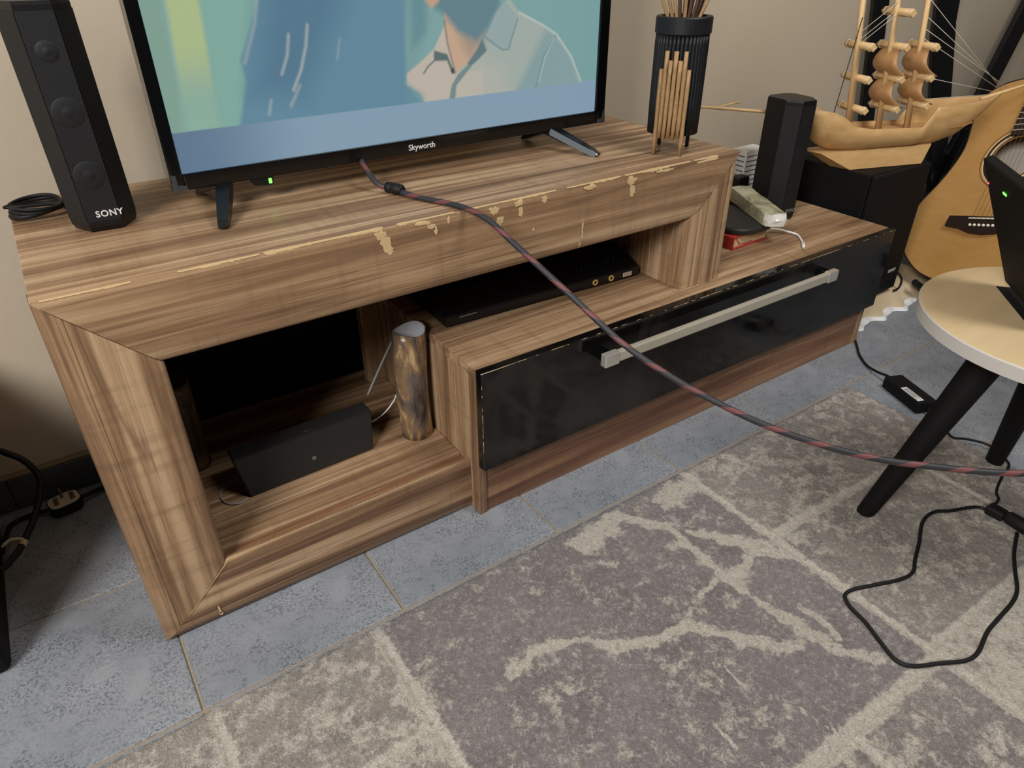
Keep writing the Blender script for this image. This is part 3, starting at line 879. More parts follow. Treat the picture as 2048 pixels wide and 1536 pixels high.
foot(0.268, (0.232, 0.113, H + 0.003), (0.245, 0.30, H + 0.003), False)
foot(0.842, (0.880, 0.116, H + 0.003), (0.846, 0.299, H + 0.003), True)

# ------------------------------------------------------------------ loudspeakers
SEC = [(x * 0.94, y * 0.94) for x, y in [(-0.021, -0.042), (0.021, -0.042), (0.042, -0.008), (0.042, 0.052), (0.026, 0.064), (-0.026, 0.064), (-0.042, 0.052), (-0.042, -0.008)]]
def loudspeaker(name, label, loc, rot, height, lean=(0, 0), mat_side='grille'):
    s = thing(name, label, 'speaker', loc, 'pair of slim black loudspeakers')
    M = Matrix.Translation(loc) @ Matrix.Rotation(rot, 4, 'Z')
    def ring(bm, z, k, dx=0.0, dy=0.0):
        return [bm.verts.new(M @ Vector((x * k + dx, y * k + dy, z))) for x, y in SEC]
    bm = new()
    lv = [(0.006, 0.99), (0.010, 1.0), (height - 0.006, 1.0), (height - 0.002, 0.985)]
    rs = [ring(bm, z, k, lean[0] * z / height, lean[1] * z / height) for z, k in lv]
    for A, B in zip(rs, rs[1:]):
        for k in range(8): bm.faces.new((A[k], A[(k + 1) % 8], B[(k + 1) % 8], B[k]))
    bm.faces.new(rs[0][::-1]); bm.faces.new(rs[-1])
    finish('cabinet', bm, 'black_plastic', s)
    bm = new()
    a = ring(bm, 0.0002, 0.93); b = ring(bm, 0.0058, 0.97)
    for k in range(8): bm.faces.new((a[k], a[(k + 1) % 8], b[(k + 1) % 8], b[k]))
    bm.faces.new(a[::-1]); bm.faces.new(b)
    finish('plinth', bm, 'black_gloss', s)
    # grille: front and both chamfers, slightly proud
    bm = new()
    for (i, j) in ((7, 0), (0, 1), (1, 2)):
        p, q = SEC[i], SEC[j]
        nrm = Vector((q[1] - p[1], -(q[0] - p[0]), 0)).normalized()
        vs = []
        for (x, y), z in ((p, 0.014), (q, 0.014), (q, height - 0.012), (p, height - 0.012)):
            e = 0.0008
            vs.append(bm.verts.new(M @ Vector((x + nrm.x * e + lean[0] * z / height, y + nrm.y * e + lean[1] * z / height, z))))
        bm.faces.new(vs)
    gr = finish('grille', bm, 'grille', s)
    # driver cones showing faintly through the cloth
    for z, r in ((height * 0.80, 0.012), (height * 0.55, 0.018), (height * 0.27, 0.018)):
        bm = new()
        c = M @ Vector((lean[0] * z / height, -0.0403 + lean[1] * z / height, z))
        f = frame(c, M.to_3x3() @ Vector((1, 0, 0)), (0, 0, 1))
        rings = [[bm.verts.new(f @ Vector((rr * math.cos(2 * PI * k / 20), rr * math.sin(2 * PI * k / 20), h))) for k in range(20)] for rr, h in ((r, 0), (r * 0.9, 0.0007), (r * 0.5, 0.0003), (r * 0.32, 0.0009), (r * 0.1, 0.0016))]
        for A, B in zip(rings, rings[1:]):
            for k in range(20): bm.faces.new((A[k], A[(k + 1) % 20], B[(k + 1) % 20], B[k]))
        bm.faces.new(rings[-1])
        finish('driver_cone', bm, 'grille', s, smooth=True)
    zl = 0.023
    text_part('lettering', 'SONY', 0.0115, frame(M @ Vector((0.008 + lean[0] * zl / height, -0.0406 + lean[1] * zl / height, zl)), M.to_3x3() @ Vector((1, 0, 0)), (0, 0, 1)),
              'logo_silver' if rot > -0.1 else 'logo_dim', s, 0.0003, 0.0002, 1.1)
    return s
loudspeaker('loudspeaker', 'slim black loudspeaker standing left of the television on the stand', (0.1085, 0.2395, H + 0.0003), math.radians(-4), 0.270, (-0.004, 0.0))
loudspeaker('loudspeaker', 'slim black loudspeaker on the drawer unit in front of the subwoofer', (1.5150, 0.1830, H2 + 0.0003), math.radians(-8), 0.272, (0.0, 0.0))

# coiled black cable beside the left loudspeaker
bm = new()
pts = []
for k in range(90):
    a = k / 89 * 2 * PI * 4.5
    rr = 1 + 0.10 * math.sin(k * 0.61)
    pts.append((0.036 + 0.034 * rr * math.cos(a), 0.330 + 0.030 * rr * math.sin(a), H + 0.0035 + 0.012 * k / 89 + 0.004 * math.sin(a * 0.9) ** 2))
pts += [(0.075, 0.325, H + 0.012), (0.090, 0.305, H + 0.020)]
tube(bm, spline(pts, 3), 0.0026, 6)
o = finish('speaker_cable', bm, 'black_rubber', None, origin=(0.036, 0.330, H))
tag(o, 'coil of thin black cable behind the loudspeaker left of the television', 'cable')

# ------------------------------------------------------------------ vase with reeds
VC = Vector((1.020, 0.0815, 0))
vase = thing('vase', 'tall dark slatted vase with gold bamboo sticks on the front', 'vase', (VC.x, VC.y, H))
ang0 = math.radians(216)     # side that faces the room
ZB, ZT = 0.586, 0.768
bm = new()
lathe(bm, [(0.0385, ZB), (0.0385, ZT), (0.0365, ZT), (0.0365, ZB + 0.004)], (VC.x, VC.y, 0), 40)
finish('liner', bm, 'slat_black', vase, smooth=False)
sl = new(); tube(sl, [(0, 0, 0), (0, 0, 0.05), (0, 0, 0.145), (0, 0, 0.158)], [0.0030, 0.0036, 0.0036, 0.0030], 7)
slm = bpy.data.meshes.new('slat'); sl.to_mesh(slm); sl.free(); slm.materials.append(MATS['slat_black'])
for k in range(40):
    a = 2 * PI * k / 40
    r = 0.0415
    link_mesh('slat', slm, None, vase, (r * math.cos(a), r * math.sin(a), ZB - H))
bm = new(); lathe(bm, [(0.044, ZT - 0.024), (0.0468, ZT - 0.022), (0.0468, ZT + 0.001), (0.0455, ZT + 0.003), (0.0375, ZT + 0.003), (0.0375, ZT - 0.024)], (VC.x, VC.y, 0), 40)
finish('rim_band', bm, 'slat_black', vase, smooth=False)
tops = [0.694, 0.722, 0.708, 0.722, 0.708, 0.722, 0.694]
for i, zt in enumerate(tops):
    a = ang0 + math.radians(-28 + i * 56 / 6)
    r = 0.0488
    leg = i in (0, 6)
    zb = H + 0.0003 if leg else ZB - 0.004 + 0.002 * (i % 2)
    bm = new()
    n = 5
    tube(bm, [(VC.x + r * math.cos(a), VC.y + r * math.sin(a), zb + (zt - zb) * j / n) for j in range(n + 1)], [0.0037 + 0.0003 * math.sin(j * 2.3 + i) for j in range(n + 1)], 9)
    finish('bamboo_stick', bm, 'reed_gold', vase)
for da in (140, 220):
    a = ang0 + math.radians(da)
    bm = new(); tube(bm, [(VC.x + 0.040 * math.cos(a), VC.y + 0.040 * math.sin(a), z) for z in (H + 0.0003, 0.57, ZB + 0.004)], 0.0034, 8)
    finish('back_leg', bm, 'slat_black', vase)
RE = [(-25, 0.45, 0), (-19, 0.6, 0), (-11, 0.75, 0), (-8, 0.3, 1), (-4, 0.6, 1), (-1, 0.2, 0), (2, 0.8, 1), (5, 0.35, 1), (9, 0.65, 1), (12, 0.3, 1), (15, 0.75, 1), (18, 0.45, 1), (25, 0.5, 0), (21, 0.65, 1)]
for k, (tilt, back, kind) in enumerate(RE):
    t_ = math.radians(tilt)
    sidev = Vector((math.cos(math.radians(-34)), math.sin(math.radians(-34)), 0)); fwd = Vector((0.559, 0.829, 0))
    lat = 0.029 * tilt / 28.0 + random.uniform(-0.003, 0.003)
    dep = (back - 0.5) * 0.034
    pm = VC + sidev * lat + fwd * dep + Vector((0, 0, ZT))
    b0 = VC + sidev * (-lat * 0.75) + fwd * (-dep * 0.4) + Vector((0, 0, ZT - 0.105))
    d = (pm - b0).normalized()
    ln = random.uniform(0.24, 0.32)
    bm = new(); tube(bm, [b0 + d * ln * j / 4 + Vector((random.uniform(-1, 1), random.uniform(-1, 1), 0)) * 0.0012 for j in range(5)], [0.0030, 0.0032, 0.003, 0.0026, 0.0018], 7)
    o = finish('reed_stick', bm, 'reed_dark' if kind else 'reed_gold', None, origin=tuple(b0))
    if kind: tag(o, 'thin dark brown reed standing in the slatted vase', 'reed', 'dark reeds in the vase')
    else: tag(o, 'thin pale gold reed standing in the slatted vase', 'reed', 'gold reeds in the vase')

# ------------------------------------------------------------------ player on the drawer unit
pl = thing('media_player', 'flat black player with gold jacks lying under the stand top', 'player', (0.77, 0.19, H2))
PA = math.radians(-2.6)
PM = Matrix.Translation((0.556, 0.118, H2)) @ Matrix.Rotation(PA, 4, 'Z')
PWD = 0.432
bm = new()
sec = [(0.0, 0.004), (0.0, 0.021), (0.006, 0.024), (0.055, 0.043), (0.20, 0.046), (0.20, 0.004)]
a = [bm.verts.new(PM @ Vector((0, y, z))) for y, z in sec]; b = [bm.verts.new(PM @ Vector((PWD, y, z))) for y, z in sec]
for i in range(6): bm.faces.new((a[i], a[(i + 1) % 6], b[(i + 1) % 6], b[i]))
bm.faces.new(a[::-1]); bm.faces.new(b)
bmesh.ops.bevel(bm, geom=list(bm.edges), offset=0.0015, segments=2, affect='EDGES')
finish('case', bm, 'black_satin', pl)
for x in (0.03, 0.40):
    for y in (0.02, 0.18):
        bm = new(); lathe(bm, [(0.008, 0.0002), (0.008, 0.0045)], PM @ Vector((x, y, 0)), 14); finish('rubber_foot', bm, 'black_rubber', pl)
for i in range(5):
    x = 0.312 + i * 0.021; y = 0.030 + 0.0015 * i
    z = 0.024 + (y - 0.006) / 0.049 * 0.019
    bm = new()
    f = frame(PM @ Vector((x, y, z + 0.0004)), PM.to_3x3() @ Vector((1, 0, 0)), PM.to_3x3() @ Vector((0, 0.93, 0.36)))
    rings = [[bm.verts.new(f @ Vector((r * math.cos(2 * PI * k / 14), r * math.sin(2 * PI * k / 14), h))) for k in range(14)] for r, h in ((0.0058, 0.0), (0.0052, 0.007), (0.0036, 0.0085))]
    for A, B in zip(rings, rings[1:]):
        for k in range(14): bm.faces.new((A[k], A[(k + 1) % 14], B[(k + 1) % 14], B[k]))
    bm.faces.new(rings[-1]); finish('knob', bm, 'black_gloss', pl)
for x in (0.323, 0.362):
    bm = new()
    f = frame(PM @ Vector((x, -0.0006, 0.013)), PM.to_3x3() @ Vector((1, 0, 0)), (0, 0, 1))
    rings = [[bm.verts.new(f @ Vector((r * math.cos(2 * PI * k / 18), r * math.sin(2 * PI * k / 18), h))) for k in range(18)] for r, h in ((0.0062, 0.0), (0.0058, 0.0016), (0.0034, 0.0016), (0.0032, 0.0004))]
    for A, B in zip(rings, rings[1:]):
        for k in range(18): bm.faces.new((A[k], A[(k + 1) % 18], B[(k + 1) % 18], B[k]))
    j = finish('jack', bm, 'brass', pl, label='gold headphone jack ring')
    bm = new(); c = [bm.verts.new(f @ Vector((0.0032 * math.cos(2 * PI * k / 14), 0.0032 * math.sin(2 * PI * k / 14), 0.0005))) for k in range(14)]; bm.faces.new(c); finish('jack_hole', bm, 'black_matte', j)
bm = new(); box(bm, 0.392, 0.414, -0.0012, 0.0, 0.0075, 0.0165, 0.0004, 1, PM)
finish('usb_port', bm, 'chrome', pl)
bm = new(); box(bm, 0.05, 0.29, 0.0005, 0.0035, 0.0212, 0.0222, 0.0, 1, PM); finish('trim_strip', bm, 'charcoal', pl)
bm = new(); box(bm, 0.028, 0.062, -0.0006, 0.0, 0.0165, 0.0185, 0.0, 1, PM); finish('print_mark', bm, 'logo_dim', pl)

# ------------------------------------------------------------------ black box in the left compartment
rb = thing('router_box', 'black slab shaped box standing on the shelf behind the frame opening', 'router', (0.29, 0.15, 0.105))
bm = new()
fl = Vector((0.180, 0.1245, 0.1052)); fr_ = Vector((0.402, 0.131, 0.1052))
ex = (fr_ - fl).normalized(); ey = Vector((-ex.y, ex.x, 0))
tl = fl + Vector((-0.010, 0.012, 0.074)); tr = fr_ + Vector((0.010, 0.012, 0.074))
back = ey * 0.045
vs = [bm.verts.new(p) for p in (fl, fr_, tr, tl, fl + back, fr_ + back, tr + back * 0.8, tl + back * 0.8)]
for f in ((0, 1, 2, 3), (5, 4, 7, 6), (0, 4, 5, 1), (3, 2, 6, 7), (0, 3, 7, 4), (1, 5, 6, 2)): bm.faces.new([vs[i] for i in f])
bmesh.ops.bevel(bm, geom=list(bm.edges), offset=0.002, segments=2, affect='EDGES')
finish('case', bm, 'charcoal', rb)
nrm = (fr_ - fl).cross(tl - fl).normalized()
pc = fl.lerp(fr_, 0.52).lerp(tl.lerp(tr, 0.52), 0.36)
bm = new(); f = frame(pc + nrm * 0.0004, ex, tl - fl)
vv = [[bm.verts.new(f @ Vector((r * math.cos(2 * PI * k / 14), r * math.sin(2 * PI * k / 14), h))) for k in range(14)] for r, h in ((0.0036, 0), (0.0030, 0.0008), (0.0016, 0.0008), (0.0014, 0.0002))]
for A, B in zip(vv, vv[1:]):
    for k in range(14): bm.faces.new((A[k], A[(k + 1) % 14], B[(k + 1) % 14], B[k]))
finish('emblem', bm, 'logo_dim', rb)
bm = new(); p = tl.lerp(tr, 0.50) + back * 0.2; tube(bm, [p, tl.lerp(tr, 0.58) + back * 0.2], 0.0012, 6); finish('antenna_slot', bm, 'charcoal', rb)

# thin wire ring on the shelf beside it
bm = new()
pts = [(0.160 + 0.021 * math.cos(2 * PI * k / 28), 0.150 + 0.030 * math.sin(2 * PI * k / 28), 0.1068 + 0.002 * math.sin(2 * PI * k / 14)) for k in range(26)]
tube(bm, pts, 0.0011, 6)
tag(finish('wire_loop', bm, 'grey_cable', None, origin=(0.16, 0.15, 0.105)), 'thin pale wire loop on the shelf left of the black box', 'wire')

# cow horn tubes
def horn_tube(name, label, c, r0, r1, h, bend, mat, inner, rim=None):
    hrn = thing(name, label, 'horn', c)
    n = 12; seg = 28
    def row(bm, r, zf, wob):
        out = []
        for k in range(seg):
            a = 2 * PI * k / seg
            rr = r * (1 + 0.03 * math.sin(2 * a + 1.0))
            zz = zf * h + (0.0035 * math.sin(a * 2 + 0.6) if wob else 0)
            bx = bend * math.sin(zf * PI) + c[3 - 3] * 0
            out.append(bm.verts.new((c[0] + rr * math.cos(a) + bx, c[1] + rr * math.sin(a), c[2] + zz)))
        return out
    bm = new()
    rows = [row(bm, r0 + (r1 - r0) * i / n, i / n, i == n) for i in range(n + 1)]
    for A, B in zip(rows, rows[1:]):
        for k in range(seg): bm.faces.new((A[k], A[(k + 1) % seg], B[(k + 1) % seg], B[k]))
    top = rows[-1]
    inn = row(bm, r1 * 0.92, 1.0, True)
    for k in range(seg): bm.faces.new((top[k], top[(k + 1) % seg], inn[(k + 1) % seg], inn[k]))
    bm.faces.new(rows[0][::-1])
    finish('shell', bm, mat, hrn, smooth=True)
    bm = new()
    rr = [row(bm, r1 * 0.918, 0.999, True), row(bm, r1 * 0.80, 0.955, False), row(bm, r1 * 0.25, 0.935, False)]
    for A, B in zip(rr, rr[1:]):
        for k in range(seg): bm.faces.new((A[k], A[(k + 1) % seg], B[(k + 1) % seg], B[k]))
    bm.faces.new(rr[-1])
    finish('lining', bm, inner, hrn, smooth=True)
    return hrn
horn_tube('horn_tube', 'upright mottled brown horn tube with pale lining beside the drawer unit', (0.4925, 0.1330, 0.1052), 0.0285, 0.0300, 0.214, -0.004, 'horn', 'horn_inside')
horn_tube('horn_tube', 'dim dark horn tube standing inside the left edge of the compartment', (0.1290, 0.2650, 0.1052), 0.0230, 0.0240, 0.172, 0.0, 'horn_dark', 'horn_dark', 'horn_rim')

# grey rod and white lead behind the horn
bm = new(); tube(bm, spline([(0.430, 0.200, 0.174), (0.449, 0.200, 0.205), (0.470, 0.199, 0.240), (0.490, 0.198, 0.272)], 3), 0.0022, 7)
o = finish('grey_lead', bm, 'grey_cable', None, origin=(0.43, 0.2, 0.174)); tag(o, 'short straight grey lead rising behind the mottled horn tube', 'cable')
bm = new(); tube(bm, spline([(0.486, 0.175, 0.300), (0.484, 0.175, 0.262), (0.482, 0.175, 0.212), (0.476, 0.175, 0.172), (0.455, 0.175, 0.146), (0.430, 0.175, 0.134), (0.40, 0.19, 0.118), (0.38, 0.21, 0.1075)], 5), 0.0013, 6)
o = finish('white_lead', bm, 'white_plastic', None, origin=(0.43, 0.175, 0.134)); tag(o, 'thin white lead curving down behind the mottled horn tube', 'cable')

# ------------------------------------------------------------------ braided cable
cable_pts = [(0.4715, 0.1990, 0.5905), (0.4680, 0.1700, 0.5790), (0.4730, 0.1480, 0.5660), (0.489, 0.1340, 0.5600), (0.494, 0.110, 0.5590), (0.509, 0.066, 0.5582), (0.526, 0.030, 0.5582), (0.5375, -0.008, 0.5570)]
C0 = Vector((0.0475, -0.8396, 0.8736)); CR = cam_matrix(57.789, -0.3264, -34.0253)
free = [(0.5490, -0.0430, 0.5485), (0.5585, -0.0785, 0.5305), (0.5700, -0.1180, 0.5095), (0.5860, -0.1640, 0.4830), (0.6020, -0.2120, 0.4545), (0.6190, -0.2570, 0.4275), (0.6420, -0.3020, 0.4040),
        (0.6660, -0.3440, 0.3850), (0.6910, -0.3850, 0.3690), (0.7160, -0.4220, 0.3560), (0.7460, -0.4620, 0.3450), (0.7770, -0.5000, 0.3370), (0.8090, -0.5360, 0.3320), (0.8420, -0.5700, 0.3310), (0.8850, -0.6110, 0.3300), (0.9290, -0.6490, 0.3320), (1.02, -0.72, 0.335), (1.15, -0.81, 0.32), (1.32, -0.93, 0.25), (1.47, -1.06, 0.12), (1.56, -1.17, 0.03), (1.62, -1.28, 0.0055), (1.70, -1.45, 0.0048)]
hd = thing('braided_cable', 'thick black and red braided cable hanging from the television to the right', 'cable', (0.489, 0.134, H))
bm = new(); tube(bm, spline(cable_pts + free, 8), 0.0042, 12, uv=True)
finish('cord', bm, 'braid', hd, smooth=True)
bm = new()
p = Vector((0.482, 0.1405, 0.5626)); q_ = Vector((0.4955, 0.1125, 0.5615))
f = [p.lerp(q_, s) for s in (0, 0.06, 0.3, 0.34, 0.40, 0.44, 0.8, 0.84, 0.9, 1.0)]
tube(bm, f, [0.006, 0.0082, 0.0086, 0.0078, 0.0078, 0.0086, 0.0086, 0.0075, 0.0086, 0.0062], 18)
finish('ferrite_core', bm, 'black_rubber', hd, label='black ferrite cylinder on the cable')

# ------------------------------------------------------------------ things beside the right loudspeaker
# book
bk = thing('book', 'thick book with red cover and cream page edges under a black plate', 'book', (1.31, 0.13, H2))
bm = new()
bx0, by0 = 1.252, 0.086
M = Matrix.Translation((bx0, by0, H2)) @ Matrix.Rotation(math.radians(2), 4, 'Z')
box(bm, 0.002, 0.118, 0.003, 0.140, 0.0028, 0.0262, 0.0006, 1, M); finish('pages', bm, 'page_cream', bk)
bm = new(); box(bm, 0.0, 0.120, -0.002, 0.142, 0.0003, 0.0026, 0.0004, 1, M); finish('cover', bm, 'book_red', bk)
bm = new(); box(bm, 0.0, 0.120, -0.001, 0.142, 0.0264, 0.0284, 0.0004, 1, M); finish('cover', bm, 'book_red', bk)
bm = new(); box(bm, -0.0026, -0.0002, -0.002, 0.142, 0.0003, 0.0284, 0.0004, 1, M); finish('spine', bm, 'book_red', bk)
for k, (xa, za, xb, zb) in enumerate(((0.012, 0.022, 0.030, 0.006), (0.022, 0.008, 0.070, 0.006), (0.012, 0.0235, 0.012, 0.022))):
    bm = new(); tube(bm, [M @ Vector((xa, 0.0028, za)), M @ Vector(((xa + xb) / 2, 0.0026, (za + zb) / 2 - 0.001)), M @ Vector((xb, 0.0028, zb))], 0.0009, 5); finish('red_ribbon', bm, 'book_red', bk)
# black plate on the book
bm = new()
rows = []
pc = Vector((1.325, 0.156, H2 + 0.0286))
for r, z in ((0.98, 0.0002), (1.0, 0.002), (1.0, 0.010), (0.97, 0.0135), (0.6, 0.0142)):
    rows.append([bm.verts.new((pc.x + 0.074 * r * math.copysign(abs(math.cos(a)) ** 0.7, math.cos(a)), pc.y + 0.082 * r * math.copysign(abs(math.sin(a)) ** 0.7, math.sin(a)), pc.z + z)) for a in [2 * PI * k / 40 for k in range(40)]])
for A, B in zip(rows, rows[1:]):
    for k in range(40): bm.faces.new((A[k], A[(k + 1) % 40], B[(k + 1) % 40], B[k]))
bm.faces.new(rows[0][::-1]); bm.faces.new(rows[-1])
o = finish('black_dish', bm, 'charcoal', None, auto=30, origin=tuple(pc))
tag(o, 'dark rounded plastic plate lying on the red book', 'plate')
# wrapped parcel
pk = thing('wrapped_parcel', 'olive and silver wrapped bar lying on the dark plate', 'parcel', (1.385, 0.145, H2 + 0.043))
a0 = Vector((1.438, 0.238, 0)); a1 = Vector((1.352, 0.066, 0))
d = (a1 - a0).normalized(); sd = Vector((-d.y, d.x, 0))
bm = new()
zb = H2 + 0.0433
secs = []
nS = 9
for i in range(nS):
    s = i / (nS - 1); c = a0.lerp(a1, s)
    hw = 0.0260 - 0.002 * abs(s - 0.5); ht = 0.027 - 0.003 * s
    r = random.Random(i)
    jig = lambda: r.uniform(-0.0016, 0.0016)
    secs.append([bm.verts.new((c.x + sd.x * u + jig(), c.y + sd.y * u + jig(), zb + v + (abs(jig()) if v > 0 else 0))) for u, v in ((-hw, 0.0), (-hw * 1.03, ht * 0.5), (-hw * 0.92, ht), (0, ht * 1.05), (hw * 0.92, ht), (hw * 1.03, ht * 0.5), (hw, 0.0))])
for A, B in zip(secs, secs[1:]):
    for k in range(7): bm.faces.new((A[k], A[(k + 1) % 7], B[(k + 1) % 7], B[k]))
bm.faces.new(secs[0][::-1]); bm.faces.new(secs[-1])
finish('wrapper', bm, 'parcel', pk, auto=35)
bm = new()
e0 = a1
rowa = []
for i, (s, k_) in enumerate(((0.0, 1.0), (0.007, 0.97), (0.013, 0.80), (0.017, 0.55))):
    c = e0 + d * (s + 0.0012)
    r = random.Random(50 + i)
    rowa.append([bm.verts.new((c.x + sd.x * u * k_ + r.uniform(-0.0015, 0.0015), c.y + sd.y * u * k_ + r.uniform(-0.0015, 0.0015), zb + 0.0006 + v * k_ + r.uniform(0, 0.0015))) for u, v in ((-0.025, 0.0), (-0.026, 0.012), (-0.023, 0.024), (-0.008, 0.021), (0.006, 0.025), (0.023, 0.023), (0.026, 0.012), (0.025, 0.0))])
for A, B in zip(rowa, rowa[1:]):
    for k in range(8): bm.faces.new((A[k], A[(k + 1) % 8], B[(k + 1) % 8], B[k]))
bm.faces.new(rowa[-1])
finish('crimped_end', bm, 'wrap_white', pk, label='crinkled silver white folded end')
# white lead
wl_ = thing('usb_lead', 'short white charging lead on the drawer unit top near its front edge', 'cable', (1.44, 0.06, H2))
bm = new(); tube(bm, spline([(1.405, 0.110, H2 + 0.0100), (1.422, 0.098, H2 + 0.0085), (1.434, 0.078, H2 + 0.006), (1.440, 0.060, H2 + 0.0035), (1.420, 0.034, H2 + 0.0028), (1.405, 0.019, H2 + 0.0028)], 6), 0.0022, 8)
finish('cord', bm, 'white_plastic', wl_)
bm = new(); tube(bm, [(1.405, 0.019, H2 + 0.0036), (1.402, 0.0165, H2 + 0.0042), (1.388, 0.005, H2 + 0.0042), (1.385, 0.002, H2 + 0.0036)], [0.0026, 0.0038, 0.0038, 0.003], 8); finish('connector', bm, 'white_plastic', wl_)
bm = new(); box(bm, -0.007, 0.0, -0.0022, 0.0022, -0.0010, 0.0010, 0.0002, 1, frame((1.3845, 0.0018, H2 + 0.0038), (0.78, 0.63, 0), (-0.63, 0.78, 0))); finish('metal_tip', bm, 'chrome', wl_)

# printed white carton behind the stand, on the drawer unit
ct = thing('small_carton', 'small white printed carton between the stand and the right loudspeaker', 'box', (1.56, 0.32, H2))
bm = new(); box(bm, 1.526, 1.600, 0.302, 0.345, H2 + 0.0003, H2 + 0.128, 0.001, 1); finish('carton', bm, 'paper_white', ct)
for i in range(8):
    z = H2 + 0.112 - i * 0.012
    bm = new(); box(bm, 1.530, 1.530 + random.uniform(0.03, 0.062), 0.3015, 0.3019, z, z + 0.0026); finish('print_mark', bm, 'print_grey', ct)
    bm = new(); box(bm, 1.5252, 1.5258, 0.306, 0.306 + random.uniform(0.02, 0.035), z, z + 0.0026); finish('print_mark', bm, 'print_grey', ct)
bm = new(); box(bm, 1.470, 1.512, 0.2680, 0.2980, H2 + 0.0003, H2 + 0.078, 0.006, 3)
o = finish('black_adapter', bm, 'black_plastic', None, origin=(1.49, 0.283, H2)); tag(o, 'small rounded black plastic block beside the white carton', 'adapter')

# ------------------------------------------------------------------ low platform, cloth, subwoofer
pf = 0.038
bm = new(); box(bm, 1.70, 2.14, 0.060, 0.462, 0.0003, pf - 0.0015)
o = finish('low_platform', bm, 'hardboard', None, origin=(1.92, 0.26, 0)); tag(o, 'low board under the cream cloth beneath the subwoofer', 'platform')
cl = thing('scalloped_cloth', 'cream cloth with wavy white hem spread under the subwoofer', 'cloth', (1.92, 0.05, 0))
bm = new()
NXC = 150
rows = []
def hem(x): return 0.012 + 0.010 * math.sin((x - 1.70) * 2 * PI / 0.105 + 2.6) + 0.003 * math.sin((x - 1.7) * 4 * PI / 0.105 + 0.5)
for i in range(NXC + 1):
    x = 1.692 + (2.16 - 1.692) * i / NXC
    hy = hem(x)
    wv = math.sin((x - 1.70) * 2 * PI / 0.105 + 2.6)
    rows.append([bm.verts.new((x, y, z)) for y, z in ((0.455, pf + 0.0006), (0.20, pf + 0.0006), (0.066, pf + 0.0006), (0.054, pf - 0.001), (0.046 + 0.002 * wv, pf * 0.72), (0.030 + hy * 0.3, pf * 0.42 + 0.002 * wv), (hy + 0.012, 0.0085 + 0.004 * max(0, wv)))])
for A, B in zip(rows, rows[1:]):
    for k in range(6): bm.faces.new((A[k], A[k + 1], B[k + 1], B[k]))
finish('cloth', bm, 'cream_cloth', cl, smooth=True)
bm = new(); rows = []
for i in range(NXC + 1):
    x = 1.692 + (2.16 - 1.692) * i / NXC
    hy = hem(x); wv = math.sin((x - 1.70) * 2 * PI / 0.105 + 2.6); wd = 0.002 + 0.010 * max(0, math.sin((x - 1.70) * 2 * PI / 0.105 + 3.4))
    rows.append([bm.verts.new((x, y, z)) for y, z in ((hy + 0.0118, 0.0087 + 0.004 * max(0, wv)), (hy + 0.004 - wd * 0.4, 0.0060 + 0.003 * max(0, wv)), (hy - wd * 0.4, 0.0012))])
for A, B in zip(rows, rows[1:]):
    for k in range(2): bm.faces.new((A[k], A[k + 1], B[k + 1], B[k]))
finish('hem', bm, 'cloth_white', cl, smooth=True, label='wavy white hem')

sw = thing('subwoofer', 'black box subwoofer on the cream cloth with the wooden ship on top', 'subwoofer', (1.83, 0.22, pf + 0.001))
zs0, zs1 = pf + 0.012, 0.398
bm = new(); box(bm, 1.703, 1.948, 0.070, 0.405, zs0, zs1, 0.003, 2); finish('cabinet', bm, 'black_matte', sw)
bm = new(); box(bm, 1.7035, 1.9475, 0.0545, 0.0698, zs0 + 0.002, zs1 - 0.001, 0.005, 3); finish('front_panel', bm, 'black_matte', sw)
bm = new(); box(bm, 1.730, 1.922, 0.0530, 0.0544, zs0 + 0.010, zs0 + 0.042, 0.0006, 1); finish('port', bm, 'black_gloss', sw)
for x in (1.725, 1.925):
    for y in (0.085, 0.385):
        bm = new(); lathe(bm, [(0.014, pf + 0.0009), (0.014, zs0)], (x, y, 0), 16); finish('rubber_foot', bm, 'black_rubber', sw)
text_part('lettering', 'SONY', 0.0125, frame((1.905, 0.0541, zs0 + 0.062), (1, 0, 0), (0, 0, 1)), 'logo_silver', sw, 0.0003, 0.0002, 1.1)
bm = new(); tube(bm, spline([(1.925, 0.075, 0.095), (1.955, 0.060, 0.090), (1.972, 0.052, 0.068), (1.965, 0.050, 0.046), (1.945, 0.052, 0.0425)], 5), 0.0030, 7)
o = finish('subwoofer_lead', bm, 'black_rubber', None, origin=(1.96, 0.05, pf)); tag(o, 'black lead curving from the subwoofer corner onto the cloth', 'cable')

# ------------------------------------------------------------------ wooden ship
an = math.radians(-19)
U = Vector((math.cos(an), math.sin(an), 0)); Wv = Vector((-U.y, U.x, 0)); S0 = Vector((1.86, 0.12, 0.4))
ship = thing('model_ship', 'wooden model sailing ship with curved sails on top of the subwoofer', 'model ship', tuple(S0))
def sp_(s, w, z): return S0 + U * s + Wv * w + Vector((0, 0, z))
def interp(tab, s): return float(np.interp(s, [a for a, b in tab], [b for a, b in tab]))
sheer = [(-0.290, 0.146), (-0.219, 0.134), (-0.190, 0.120), (-0.165, 0.102), (-0.117, 0.093), (0.030, 0.089), (0.046, 0.112), (0.060, 0.134), (0.15, 0.136), (0.238, 0.141), (0.285, 0.146)]
keel = [(-0.285, 0.104), (-0.266, 0.086), (-0.242, 0.062), (-0.2, 0.042), (-0.126, 0.034), (0.096, 0.036), (0.166, 0.054), (0.227, 0.092), (0.270, 0.132), (0.285, 0.144)]
beam = [(-0.290, 0.022), (-0.25, 0.034), (-0.15, 0.044), (0.0, 0.046), (0.1, 0.043), (0.18, 0.032), (0.24, 0.016), (0.285, 0.002)]
bm = new()
